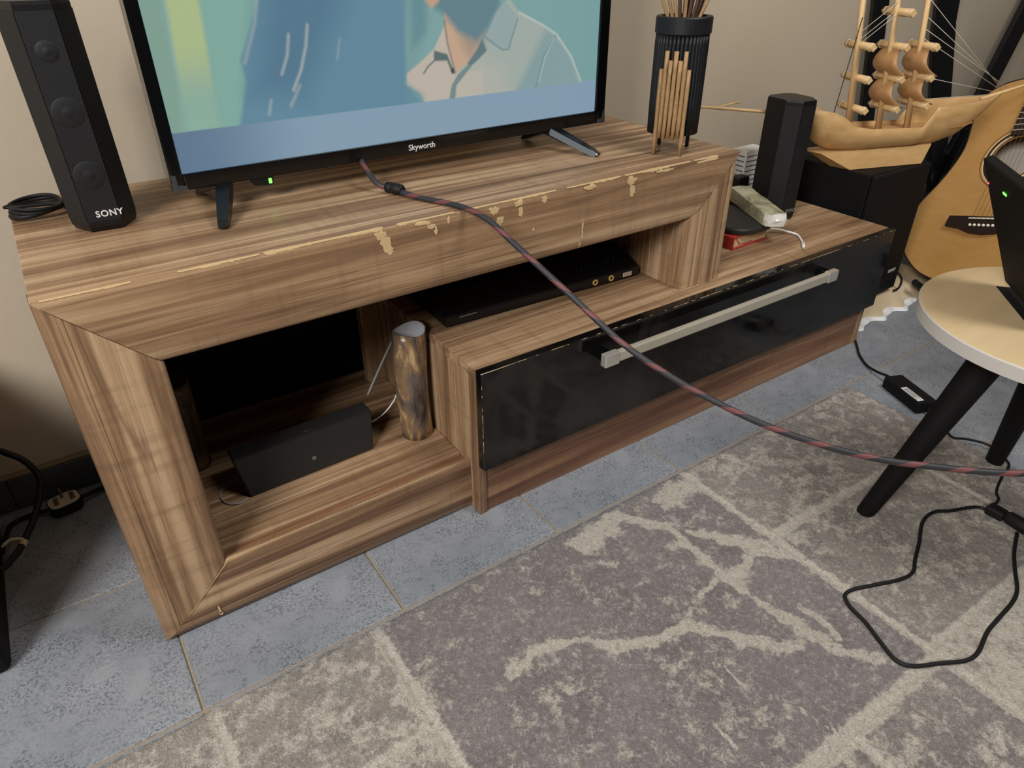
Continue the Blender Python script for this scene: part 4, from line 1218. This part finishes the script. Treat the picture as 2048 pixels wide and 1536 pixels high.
ss_ = np.unique(np.concatenate([np.linspace(-0.288, 0.284, 44), [-0.165, 0.030, 0.046, 0.06]]))
rows = []
for s in ss_:
    zt, zk, b = interp(sheer, s), interp(keel, s), interp(beam, s)
    row = []
    for w_ in (-1.0, -1.03, -0.95, -0.72, -0.35, 0, 0.35, 0.72, 0.95, 1.03, 1.0):
        f_ = {1.0: 1.0, 1.03: 0.72, 0.95: 0.45, 0.72: 0.2, 0.35: 0.04, 0: 0.0}[abs(w_)]
        row.append(bm.verts.new(sp_(s, w_ * b, zk + (zt - zk) * f_)))
    rows.append(row)
for A, B in zip(rows, rows[1:]):
    for k in range(10): bm.faces.new((A[k], A[k + 1], B[k + 1], B[k]))
bm.faces.new(rows[0])
hull = finish('hull', bm, 'ship_wood', ship, smooth=True)
md = hull.modifiers.new('thick', 'SOLIDIFY'); md.thickness = 0.0032; md.offset = -1
bm = new(); rows = []
for s in np.linspace(-0.275, 0.20, 16):
    b = interp(beam, s) * 0.93; z = max(min(0.080, interp(sheer, s) - 0.008), interp(keel, s) + 0.012)
    if s < -0.17: z = interp(sheer, s) - 0.006
    rows.append([bm.verts.new(sp_(s, -b, z)), bm.verts.new(sp_(s, b, z))])
for A, B in zip(rows, rows[1:]): bm.faces.new((A[0], A[1], B[1], B[0]))
finish('deck', bm, 'sail_wood', ship)
# shaped base
bm = new()
lo = [(-0.150, -0.042), (0.060, -0.042), (0.075, 0.0), (0.060, 0.042), (-0.150, 0.042), (-0.175, 0.0)]
hi = [(-0.235, -0.034), (0.085, -0.034), (0.11, 0.0), (0.085, 0.034), (-0.235, 0.034), (-0.25, 0.0)]
A = [bm.verts.new(sp_(s, w_, -0.0008)) for s, w_ in lo]; B = [bm.verts.new(sp_(s, w_ * 0.9, 0.0415)) for s, w_ in hi]
for k in range(6): bm.faces.new((A[k], A[(k + 1) % 6], B[(k + 1) % 6], B[k]))
bm.faces.new(A[::-1]); bm.faces.new(B)
finish('base', bm, 'ship_wood', ship)
def stick(name, p, q_, r0, r1, mat, sides=7, parent=None):
    bm = new(); tube(bm, [p, p.lerp(q_, 0.5), q_], [r0, (r0 + r1) / 2, r1], sides); return finish(name, bm, mat, parent or ship)
masts = [(-0.150, -0.196), (-0.062, -0.103), (0.022, -0.022)]     # s at deck, s at z=0.40
def mast_s(i, z): a, b = masts[i]; return a + (b - a) * (z - 0.09) / 0.31
for i in range(3):
    stick('mast', sp_(mast_s(i, 0.078), 0, 0.078), sp_(mast_s(i, 0.43), 0, 0.43), 0.0086, 0.0066, 'ship_bamboo', 4)
yz = {0: (0.272, 0.203, 0.136), 1: (0.338, 0.268, 0.200, 0.134), 2: (0.266, 0.200, 0.138)}
hl = 0.047
for i, zs_ in yz.items():
    for z in zs_:
        s = mast_s(i, z) + 0.007
        stick('yard', sp_(s, -hl, z), sp_(s, hl, z), 0.0088, 0.0088, 'ship_bamboo', 4)
        for w_ in (-hl * 0.80, hl * 0.80):
            c = sp_(s, w_, z)
            bm = new(); ring = [c + Wv * 0 + U * (0.0087 * math.cos(2 * PI * k / 12)) + Vector((0, 0, 0.0087 * math.sin(2 * PI * k / 12))) for k in range(13)]
            tube(bm, ring, 0.0008, 5); finish('lashing', bm, 'string_white', ship)
        stick('lashing', sp_(s - 0.004, -0.012, z - 0.006), sp_(s + 0.006, 0.014, z + 0.006), 0.0007, 0.0007, 'string_white', 5)
for i in (1, 2):
    zz = yz[i][1:] if i == 1 else yz[i]
    for za, zb_ in zip(zz, zz[1:]):
        bm = new(); rows = []
        for j in range(11):
            tt = j / 10; z = za - 0.006 + (zb_ + 0.005 - za + 0.006) * tt
            s = mast_s(i, z) + 0.013 - 0.040 * math.sin(PI * (0.18 + 0.78 * tt)) ** 1.0 * (0.4 + 0.6 * tt) + 0.012 * tt
            hw = 0.026 + 0.022 * tt ** 0.8
            rows.append([bm.verts.new(sp_(s - 0.010 * math.cos(w_ * PI / 2) * tt, w_ * hw, z)) for w_ in (-1, -0.6, -0.2, 0.2, 0.6, 1)])
        for A, B in zip(rows, rows[1:]):
            for k in range(5): bm.faces.new((A[k], A[k + 1], B[k + 1], B[k]))
        o = finish('sail', bm, 'sail_wood', ship, smooth=True)
        md = o.modifiers.new('thick', 'SOLIDIFY'); md.thickness = 0.0024
stick('bowsprit', sp_(0.225, 0, 0.136), sp_(0.42, 0, 0.178), 0.0048, 0.0030, 'ship_bamboo', 8)
stick('stern_pole', sp_(-0.285, 0, 0.128), sp_(-0.560, 0, 0.160), 0.0040, 0.0030, 'ship_bamboo', 8)
stick('stern_pole', sp_(-0.52, 0, 0.155), sp_(-0.452, 0.01, 0.163), 0.0018, 0.0024, 'ship_bamboo', 6)
for z, s2, z2 in ((0.36, 0.29, 0.150), (0.325, 0.30, 0.152), (0.30, 0.31, 0.154), (0.28, 0.29, 0.150), (0.20, 0.27, 0.150), (0.145, 0.262, 0.146)):
    stick('rigging_line', sp_(mast_s(2, z) + 0.006, -0.003, z), sp_(s2, 0, z2), 0.00065, 0.00065, 'string_white', 4)
for z0_, z1_ in ((0.30, 0.36), (0.285, 0.345), (0.275, 0.335)):
    stick('rigging_line', sp_(mast_s(0, z0_), -0.006, z0_), sp_(mast_s(1, z1_), -0.006, z1_), 0.00065, 0.00065, 'string_white', 4)
stick('rigging_line', sp_(mast_s(0, 0.33), -0.006, 0.33), sp_(-0.215, -0.02, 0.130), 0.0010, 0.0010, 'string_dark', 5)

# ------------------------------------------------------------------ black folding stand against the wall
fs = thing('folding_stand', 'black folding stand of flat bars leaning on the wall behind the ship', 'stand', (2.55, 0.44, 0))
def bar(p0, p1, w0, w1, th, y0, y1, name='bar', mat='black_satin'):
    """flat bar in the wall plane from (x,z) p0 to p1"""
    a, b = Vector((p0[0], y0, p0[1])), Vector((p1[0], y1, p1[1]))
    d = (b - a).normalized(); sd = Vector((d.z, 0, -d.x)).normalized()
    bm = new()
    A = [bm.verts.new(a + sd * u * w0 / 2 + Vector((0, v, 0))) for u, v in ((-1, 0), (1, 0), (1, th), (-1, th))]
    B = [bm.verts.new(b + sd * u * w1 / 2 + Vector((0, v, 0))) for u, v in ((-1, 0), (1, 0), (1, th), (-1, th))]
    for k in range(4): bm.faces.new((A[k], A[(k + 1) % 4], B[(k + 1) % 4], B[k]))
    bm.faces.new(A[::-1]); bm.faces.new(B)
    bmesh.ops.bevel(bm, geom=list(bm.edges), offset=0.003, segments=2, affect='EDGES')
    return finish(name, bm, mat, fs)
bar((2.103, 1.20), (2.345, 0.02), 0.074, 0.066, 0.016, 0.4555, 0.430)
bar((2.456, 1.20), (2.585, 0.62), 0.150, 0.118, 0.016, 0.455, 0.440)
bar((2.585, 0.63), (2.800, 0.10), 0.118, 0.095, 0.016, 0.440, 0.410)
bar((3.330, 1.20), (2.830, 0.20), 0.098, 0.098, 0.018, 0.438, 0.405)
bm = new(); tube(bm, spline([(2.90, 0.400, 0.30), (2.85, 0.395, 0.20), (2.80, 0.39, 0.11), (2.72, 0.38, 0.03), (2.70, 0.38, 0.004)], 5), 0.040, 12)
finish('tubular_foot', bm, 'black_gloss', fs)

# ------------------------------------------------------------------ guitar on a low stand
GS = 1.15
GB = Vector((2.0817, -0.0614, 0.2447))
gn = Vector((-0.82811, 0.29310, 0.47783)); gc = Vector((0.53166, 0.14047, 0.83523)); gr_ = Vector((-0.17769, -0.94571, 0.27216))
GM = Matrix.Identity(4)
for i in range(3):
    GM[i][0] = gr_[i]; GM[i][1] = gc[i]; GM[i][2] = gn[i]; GM[i][3] = GB[i]
GM = GM @ Matrix.Scale(GS, 4)
gt = thing('guitar', 'acoustic guitar with honey coloured top leaning beside the subwoofer', 'guitar', tuple(GB))
halfp = [(-0.15, 0), (-0.1485, 0.04), (-0.142, 0.08), (-0.124, 0.125), (-0.085, 0.172), (-0.045, 0.194), (0, 0.2), (0.05, 0.185), (0.1, 0.157), (0.15, 0.138), (0.19, 0.131), (0.24, 0.137), (0.285, 0.144), (0.32, 0.134), (0.342, 0.10), (0.350, 0.05), (0.352, 0.0)]
out = [(b, a) for a, b in halfp] + [(-b, a) for a, b in halfp[-2:0:-1]]
out = [(p.x, p.y) for p in spline([Vector((x, y, 0)) for x, y in out + [out[0]]], 4)][:-1]
def gpart(name, bm, mat, **kw):
    bmesh.ops.transform(bm, matrix=GM, verts=bm.verts)
    return finish(name, bm, mat, kw.pop('parent', gt), **kw)
HC, HR = 0.155, 0.050
bm = new()
no = len(out)
cx_, cy_ = 0.0, HC
outer = [bm.verts.new((x, y, 0)) for x, y in out]
hole = []
for x, y in out:
    a = math.atan2(y - cy_, x - cx_); hole.append(bm.verts.new((cx_ + HR * math.cos(a), cy_ + HR * math.sin(a), 0)))
for k in range(no): bm.faces.new((outer[k], outer[(k + 1) % no], hole[(k + 1) % no], hole[k]))
gpart('soundboard', bm, 'guitar_top')
bm = new()
A = [bm.verts.new((x, y, -0.0004)) for x, y in out]; B = [bm.verts.new((x, y, -0.098)) for x, y in out]
for k in range(no): bm.faces.new((A[k], A[(k + 1) % no], B[(k + 1) % no], B[k]))
bm.faces.new(B)
gpart('body', bm, 'guitar_side')
bm = new(); tube(bm, [Vector((x * 0.999, y * 0.999, -0.0012)) for x, y in out] + [Vector((out[0][0], out[0][1], -0.0012))], 0.0024, 6, cap=False); gpart('binding', bm, 'guitar_binding')
for r0_, r1_, m_, h in ((0.052, 0.0545, 'guitar_binding', 0.0007), (0.0548, 0.060, 'page_cream', 0.0005), (0.0602, 0.066, 'rosewood', 0.0007), (0.0662, 0.069, 'page_cream', 0.0005), (0.0725, 0.0738, 'guitar_binding', 0.0007)):
    bm = new()
    A = [bm.verts.new((r0_ * math.cos(2 * PI * k / 48), HC + r0_ * math.sin(2 * PI * k / 48), h)) for k in range(48)]
    B = [bm.verts.new((r1_ * math.cos(2 * PI * k / 48), HC + r1_ * math.sin(2 * PI * k / 48), h)) for k in range(48)]
    for k in range(48): bm.faces.new((A[k], A[(k + 1) % 48], B[(k + 1) % 48], B[k]))
    gpart('rosette_ring', bm, m_)
bm = new(); vs = [bm.verts.new((x, y, -0.09)) for x, y in ((-0.12, 0.04), (0.12, 0.04), (0.12, 0.28), (-0.12, 0.28))]; bm.faces.new(vs); gpart('inner_back', bm, 'guitar_inside')
bm = new(); vs = [bm.verts.new((0.012 + 0.030 * math.cos(2 * PI * k / 30), HC - 0.012 + 0.030 * math.sin(2 * PI * k / 30), -0.0885)) for k in range(30)]; bm.faces.new(vs); gpart('paper_label', bm, 'guitar_label')
bm = new()
br = [(-0.088, 0.012), (-0.04, 0.012), (0.04, 0.012), (0.088, 0.012), (0.090, -0.014), (0.060, -0.018), (0.03, -0.028), (0, -0.031), (-0.03, -0.028), (-0.060, -0.018), (-0.090, -0.014)]
A = [bm.verts.new((x, y, 0.0004)) for x, y in br]; B = [bm.verts.new((x * 0.99, y * 0.95, 0.009)) for x, y in br]
for k in range(len(br)): bm.faces.new((A[k], A[(k + 1) % len(br)], B[(k + 1) % len(br)], B[k]))
bm.faces.new(B); bm.faces.new(A[::-1])
brg = gpart('bridge', bm, 'rosewood')
bm = new(); box(bm, -0.036, 0.036, 0.004, 0.007, 0.0092, 0.0125, 0.0006, 1); gpart('saddle', bm, 'bone', parent=brg)
for k in range(6):
    bm = new()
    c = Vector((-0.0265 + k * 0.0106, -0.0105, 0.009))
    rows = [[bm.verts.new((c.x + r * math.cos(2 * PI * j / 12), c.y + r * math.sin(2 * PI * j / 12), c.z + h)) for j in range(12)] for r, h in ((0.0030, 0.0002), (0.0034, 0.002), (0.0026, 0.0038), (0.0008, 0.0046))]
    for A, B in zip(rows, rows[1:]):
        for j in range(12): bm.faces.new((A[j], A[(j + 1) % 12], B[(j + 1) % 12], B[j]))
    bm.faces.new(rows[-1]); gpart('bridge_pin', bm, 'bone', parent=brg, smooth=True)
    bm = new(); x0 = -0.0265 + k * 0.0106; tube(bm, [(x0, 0.004, 0.0128), (x0 * 0.85, 0.35, 0.0115), (x0 * 0.66, 0.655, 0.0105)], 0.00035, 5); gpart('string', bm, 'guitar_string')
bm = new(); box(bm, -0.0275, 0.0275, HC + 0.051, 0.652, 0.0006, 0.0072, 0.001, 1); fb = gpart('fretboard', bm, 'rosewood')
for k in range(1, 21):
    y = 0.655 - 0.655 * (1 - 2 ** (-k / 12.0))
    if y < HC + 0.055: break
    bm = new(); box(bm, -0.027, 0.027, y - 0.001, y + 0.001, 0.0072, 0.0083); gpart('fret', bm, 'brushed_steel', parent=fb)
bm = new(); box(bm, -0.024, 0.024, 0.345, 0.655, -0.020, 0.0004, 0.008, 3); gpart('neck', bm, 'guitar_side')
bm = new(); box(bm, -0.036, 0.036, 0.655, 0.83, -0.020, -0.004, 0.004, 2); gpart('headstock', bm, 'rosewood')
# low stand carrying the guitar
gs = thing('guitar_stand', 'low black guitar stand partly hidden behind the stool', 'stand', (2.30, 0.0, 0))
for rr_ in (-0.10, 0.10):
    p = GM @ Vector((rr_, -0.145, -0.045))
    fp = Vector((p.x + 0.06, p.y, 0.010))
    bm = new(); tube(bm, spline([GM @ Vector((rr_, -0.160, 0.012)), GM @ Vector((rr_, -0.163, -0.02)), GM @ Vector((rr_, -0.166, -0.11)), Vector((p.x + 0.17, p.y, max(p.z, 0.06))), Vector((p.x + 0.20, p.y - 0.01, 0.012))], 5), 0.009, 8)
    finish('cradle_arm', bm, 'black_rubber', gs)
bm = new(); p = GM @ Vector((0.0, -0.145, -0.045)); tube(bm, [(p.x + 0.20, p.y - 0.20, 0.0125), (p.x + 0.20, p.y, 0.0125), (p.x + 0.20, p.y + 0.10, 0.0125)], 0.0115, 8); finish('base_bar', bm, 'black_rubber', gs)
bm = new(); tube(bm, [Vector((p.x + 0.20, p.y, 0.012)), GM @ Vector((0.0, 0.10, -0.112)), GM @ Vector((0.0, 0.30, -0.112))], 0.010, 8); finish('upright', bm, 'black_rubber', gs)

# ------------------------------------------------------------------ stool
SCx, SCy, SH, SR = 1.2465, -0.5445, 0.4008, 0.2067
st = thing('round_stool', 'round pale wood stool with black tapered legs on the rug', 'stool', (SCx, SCy, 0.0))
bm = new(); lathe(bm, [(SR - 0.0015, SH - 0.0012), (SR - 0.004, SH), (0.10, SH)], (SCx, SCy, 0), 72); finish('seat_top', bm, 'stool_wood', st, auto=30)
bm = new(); lathe(bm, [(SR - 0.004, SH - 0.024), (SR, SH - 0.022), (SR, SH - 0.0030), (SR - 0.0015, SH - 0.0012)], (SCx, SCy, 0), 72); finish('edge_band', bm, 'stool_edge', st, auto=30)
for k in range(3):
    a = 2.44886 - k * 2 * PI / 3
    b = Vector((SCx + 0.199 * math.cos(a), SCy + 0.199 * math.sin(a), 0.0088 if k != 5 else 0)); tp = Vector((SCx + 0.0826 * math.cos(a), SCy + 0.0826 * math.sin(a), SH - 0.0245))
    bm = new()
    dd = tp - b
    rings = []
    for s, r in ((0, 0.0140), (0.01, 0.0155), (0.5, 0.0215), (0.95, 0.0275), (1.0, 0.028)):
        c = b + dd * s
        rings.append([bm.verts.new((c.x + r * math.cos(2 * PI * j / 20), c.y + r * math.sin(2 * PI * j / 20), c.z)) for j in range(20)])
    for A, B in zip(rings, rings[1:]):
        for j in range(20): bm.faces.new((A[j], A[(j + 1) % 20], B[(j + 1) % 20], B[j]))
    bm.faces.new(rings[0][::-1]); bm.faces.new(rings[-1])
    finish('leg', bm, 'black_matte', st, auto=40)
    bm = new(); lathe(bm, [(0.040, SH - 0.0268), (0.042, SH - 0.0242)], (tp.x, tp.y, 0), 20); finish('leg_plate', bm, 'black_rubber', st)

# tilted black panel device on the stool
dv = thing('tilted_panel', 'black tilted panel device with red and green lights on the stool', 'device', (1.25, -0.46, SH))
P0 = Vector((1.286, -0.427, SH + 0.0006))
bdir = Vector((-0.742, -0.670, 0)).normalized(); md_ = Vector((-0.670, 0.742, 0)).normalized()
th = math.radians(26)
up = Vector((0, 0, 1)) * math.cos(th) + md_ * math.sin(th)
nr = md_ * math.cos(th) - Vector((0, 0, 1)) * math.sin(th)
DM = Matrix.Identity(4)
for i in range(3):
    DM[i][0] = bdir[i]; DM[i][1] = up[i]; DM[i][2] = nr[i]; DM[i][3] = P0[i]
bm = new(); box(bm, 0.002, 0.165, 0.010, 0.222, -0.015, 0.0, 0.004, 3, DM); finish('panel', bm, 'black_matte', dv)
bm = new(); box(bm, -0.004, 0.172, -0.020, 0.016, 0.0002, 0.010, 0.004, 3, frame(P0, bdir, md_)); finish('foot', bm, 'black_rubber', dv)
bm = new(); box(bm, 0.02, 0.15, -0.075, -0.016, 0.0002, 0.008, 0.003, 2, frame(P0, bdir, md_)); finish('foot', bm, 'black_rubber', dv)
def led(x, y, sx, sy, mat):
    bm = new(); box(bm, x - sx, x + sx, y - sy, y + sy, 0.0001, 0.0010, 0.0003, 1, DM); finish('indicator_light', bm, mat, dv)
led(0.012, 0.184, 0.0014, 0.0014, 'led_red')
led(0.0860, 0.190, 0.0062, 0.0018, 'led_green')

# ------------------------------------------------------------------ cables and adapter on the floor
ad = thing('power_adapter', 'black laptop power brick with white label on the tiles by the rug corner', 'adapter', (1.52, -0.25, 0))
AM = frame((1.5185, -0.2490, 0.0), (-0.042, -0.108, 0), (0.108, -0.042, 0))
bm = new(); box(bm, -0.058, 0.058, -0.0235, 0.0235, 0.0004, 0.030, 0.005, 3, AM); finish('case', bm, 'black_matte', ad)
bm = new(); box(bm, -0.005, 0.050, -0.0215, -0.006, 0.0302, 0.0306, 0.0, 1, AM); lb = finish('label_sticker', bm, 'paper_white', ad, label='white rating label')
for i in range(5):
    bm = new(); box(bm, -0.001, 0.046 - 0.006 * (i % 3), -0.0198 + i * 0.0026, -0.0186 + i * 0.0026, 0.0307, 0.0309, 0.0, 1, AM); finish('print_mark', bm, 'print_grey', lb)
bm = new(); tube(bm, spline([(1.668, -0.022, 0.0035), (1.640, -0.046, 0.0035), (1.608, -0.073, 0.0035), (1.576, -0.112, 0.0040), (1.557, -0.150, 0.010), (1.548, -0.176, 0.0165), (1.541, -0.191, 0.0165)], 6), [0.0030] * 31 + [0.0040] * 6, 8)
finish('cord', bm, 'black_rubber', ad)
bm = new(); tube(bm, spline([(1.497, -0.306, 0.015), (1.489, -0.328, 0.013), (1.472, -0.352, 0.0118), (1.446, -0.378, 0.0128), (1.440, -0.392, 0.0130), (1.452, -0.404, 0.0128), (1.468, -0.420, 0.011), (1.480, -0.445, 0.0085), (1.462, -0.478, 0.0105), (1.437, -0.500, 0.0128), (1.395, -0.508, 0.0128), (1.340, -0.523, 0.0128), (1.318, -0.537, 0.0128), (1.288, -0.540, 0.0145)], 5), 0.0024, 7)
finish('cord', bm, 'black_rubber', ad)

fc = thing('floor_cable', 'thin black cable lying in a wide loop on the rug', 'cable', (1.0, -0.6, 0.009))
cpts = [(1.270, -0.541, 0.0155), (1.262, -0.523, 0.0135), (1.217, -0.503, 0.0128), (1.188, -0.488, 0.0128), (1.148, -0.491, 0.0128), (1.097, -0.514, 0.0128), (1.053, -0.532, 0.0128), (1.024, -0.545, 0.0128), (0.992, -0.542, 0.0128), (0.942, -0.523, 0.0128), (0.912, -0.512, 0.0128), (0.891, -0.512, 0.0128), (0.878, -0.53, 0.0128), (0.871, -0.559, 0.0128), (0.857, -0.592, 0.0128), (0.847, -0.621, 0.0128), (0.857, -0.641, 0.0128), (0.893, -0.66, 0.0128), (0.927, -0.678, 0.0128), (0.956, -0.681, 0.0128), (1.003, -0.671, 0.0128), (1.046, -0.668, 0.0128), (1.092, -0.665, 0.0128), (1.124, -0.657, 0.0128), (1.165, -0.635, 0.0128), (1.204, -0.616, 0.0128), (1.252, -0.598, 0.0150)]
bm = new(); tube(bm, spline(cpts, 6), 0.0030, 8); finish('cord', bm, 'black_rubber', fc)
bm = new(); box(bm, -0.014, 0.016, -0.011, 0.011, 0.0, 0.018, 0.004, 2, frame((1.272, -0.552, 0.0105), (0.0, -1, 0), (1, 0, 0))); finish('connector', bm, 'black_rubber', fc)
bm = new(); tube(bm, [(1.272, -0.566, 0.020), (1.272, -0.574, 0.0215), (1.268, -0.60, 0.0225), (1.262, -0.65, 0.0230), (1.258, -0.665, 0.020)], [0.008, 0.012, 0.0125, 0.0115, 0.008], 12); finish('connector', bm, 'black_rubber', fc)

# left: wall plug, cable and black case sized to cast shade
pg = thing('wall_plug', 'black three pin plug with pale face lying pins up by the skirting', 'plug', (-0.085, 0.415, 0))
bm = new()
pr = [(0.027 * math.copysign(abs(math.cos(a)) ** 0.6, math.cos(a)), 0.021 * math.copysign(abs(math.sin(a)) ** 0.6, math.sin(a))) for a in [2 * PI * k / 28 for k in range(28)]]
PGM = Matrix.Translation((-0.088, 0.418, 0)) @ Matrix.Rotation(math.radians(12), 4, 'Z')
A = [bm.verts.new(PGM @ Vector((x * 0.9, y * 0.9, 0.0004))) for x, y in pr]; B = [bm.verts.new(PGM @ Vector((x, y, 0.006))) for x, y in pr]; C_ = [bm.verts.new(PGM @ Vector((x, y, 0.021))) for x, y in pr]
for P, Q in ((A, B), (B, C_)):
    for k in range(28): bm.faces.new((P[k], P[(k + 1) % 28], Q[(k + 1) % 28], Q[k]))
bm.faces.new(A[::-1]); bm.faces.new(C_)
finish('plug_body', bm, 'black_rubber', pg)
bm = new(); A = [bm.verts.new(PGM @ Vector((x * 0.93, y * 0.93, 0.0212))) for x, y in pr]; B = [bm.verts.new(PGM @ Vector((x * 0.92, y * 0.92, 0.0228))) for x, y in pr]
for k in range(28): bm.faces.new((A[k], A[(k + 1) % 28], B[(k + 1) % 28], B[k]))
bm.faces.new(B); bm.faces.new(A[::-1]); finish('plug_face', bm, 'plug_face', pg)
for x, y, sx, sy, hh in ((-0.013, -0.008, 0.0035, 0.002, 0.016), (0.013, -0.008, 0.0035, 0.002, 0.016), (0.0, 0.009, 0.002, 0.004, 0.019)):
    bm = new(); box(bm, x - sx, x + sx, y - sy, y + sy, 0.0229, 0.0229 + hh, 0.0006, 1, PGM); finish('pin', bm, 'pin_bronze', pg)
bm = new(); tube(bm, spline([PGM @ Vector((0.025, 0.002, 0.010)), (-0.045, 0.428, 0.010), (-0.01, 0.440, 0.006), (0.05, 0.447, 0.0055)], 5), 0.0042, 8); finish('cord', bm, 'black_rubber', pg)

lc = thing('wall_cable', 'thick black cable looping down the wall left of the stand', 'cable', (-0.12, 0.40, 0.0))
bm = new(); tube(bm, spline([(-0.186, 0.450, 0.180), (-0.138, 0.415, 0.155), (-0.113, 0.400, 0.132), (-0.104, 0.385, 0.098), (-0.122, 0.350, 0.065), (-0.152, 0.300, 0.045), (-0.172, 0.268, 0.044), (-0.186, 0.245, 0.050)], 7), 0.0055, 9)
finish('cord', bm, 'black_rubber', lc)
bm = new(); tube(bm, [(-0.1495, 0.305, 0.0457), (-0.152, 0.300, 0.0450), (-0.1545, 0.296, 0.0450)], 0.0064, 9); finish('cable_tie', bm, 'tie_white', lc)
bm = new(); tube(bm, spline([(-0.149, 0.302, 0.052), (-0.165, 0.306, 0.056), (-0.180, 0.300, 0.052)], 4), [0.0028] * 8 + [0.001], 6); finish('cable_tie', bm, 'tie_white', lc)
bm = new(); tube(bm, spline([(-0.118, 0.420, 0.0095), (-0.150, 0.428, 0.0060), (-0.174, 0.420, 0.0060), (-0.182, 0.390, 0.010), (-0.184, 0.350, 0.022), (-0.184, 0.31, 0.034)], 6), 0.0040, 8)
o = finish('thin_wall_cable', bm, 'black_rubber', None, origin=(-0.15, 0.42, 0)); tag(o, 'thinner black cable from the plug along the skirting', 'cable')

bm = new(); box(bm, -0.46, -0.190, 0.078, 0.440, 0.0004, 0.38, 0.012, 3)  # near corner shows; unseen height and depth enlarged to shade wall and floor
bc = thing('black_case', 'black case on the tiles at the left picture edge, unseen bulk enlarged to cast shade', 'case', (-0.32, 0.26, 0))
finish('shell', bm, 'black_matte', bc)
bm = new(); tube(bm, [(-0.32, 0.15, 0.382), (-0.32, 0.16, 0.41), (-0.32, 0.26, 0.42), (-0.32, 0.36, 0.41), (-0.32, 0.37, 0.382)], 0.009, 8); finish('handle', bm, 'black_rubber', bc)
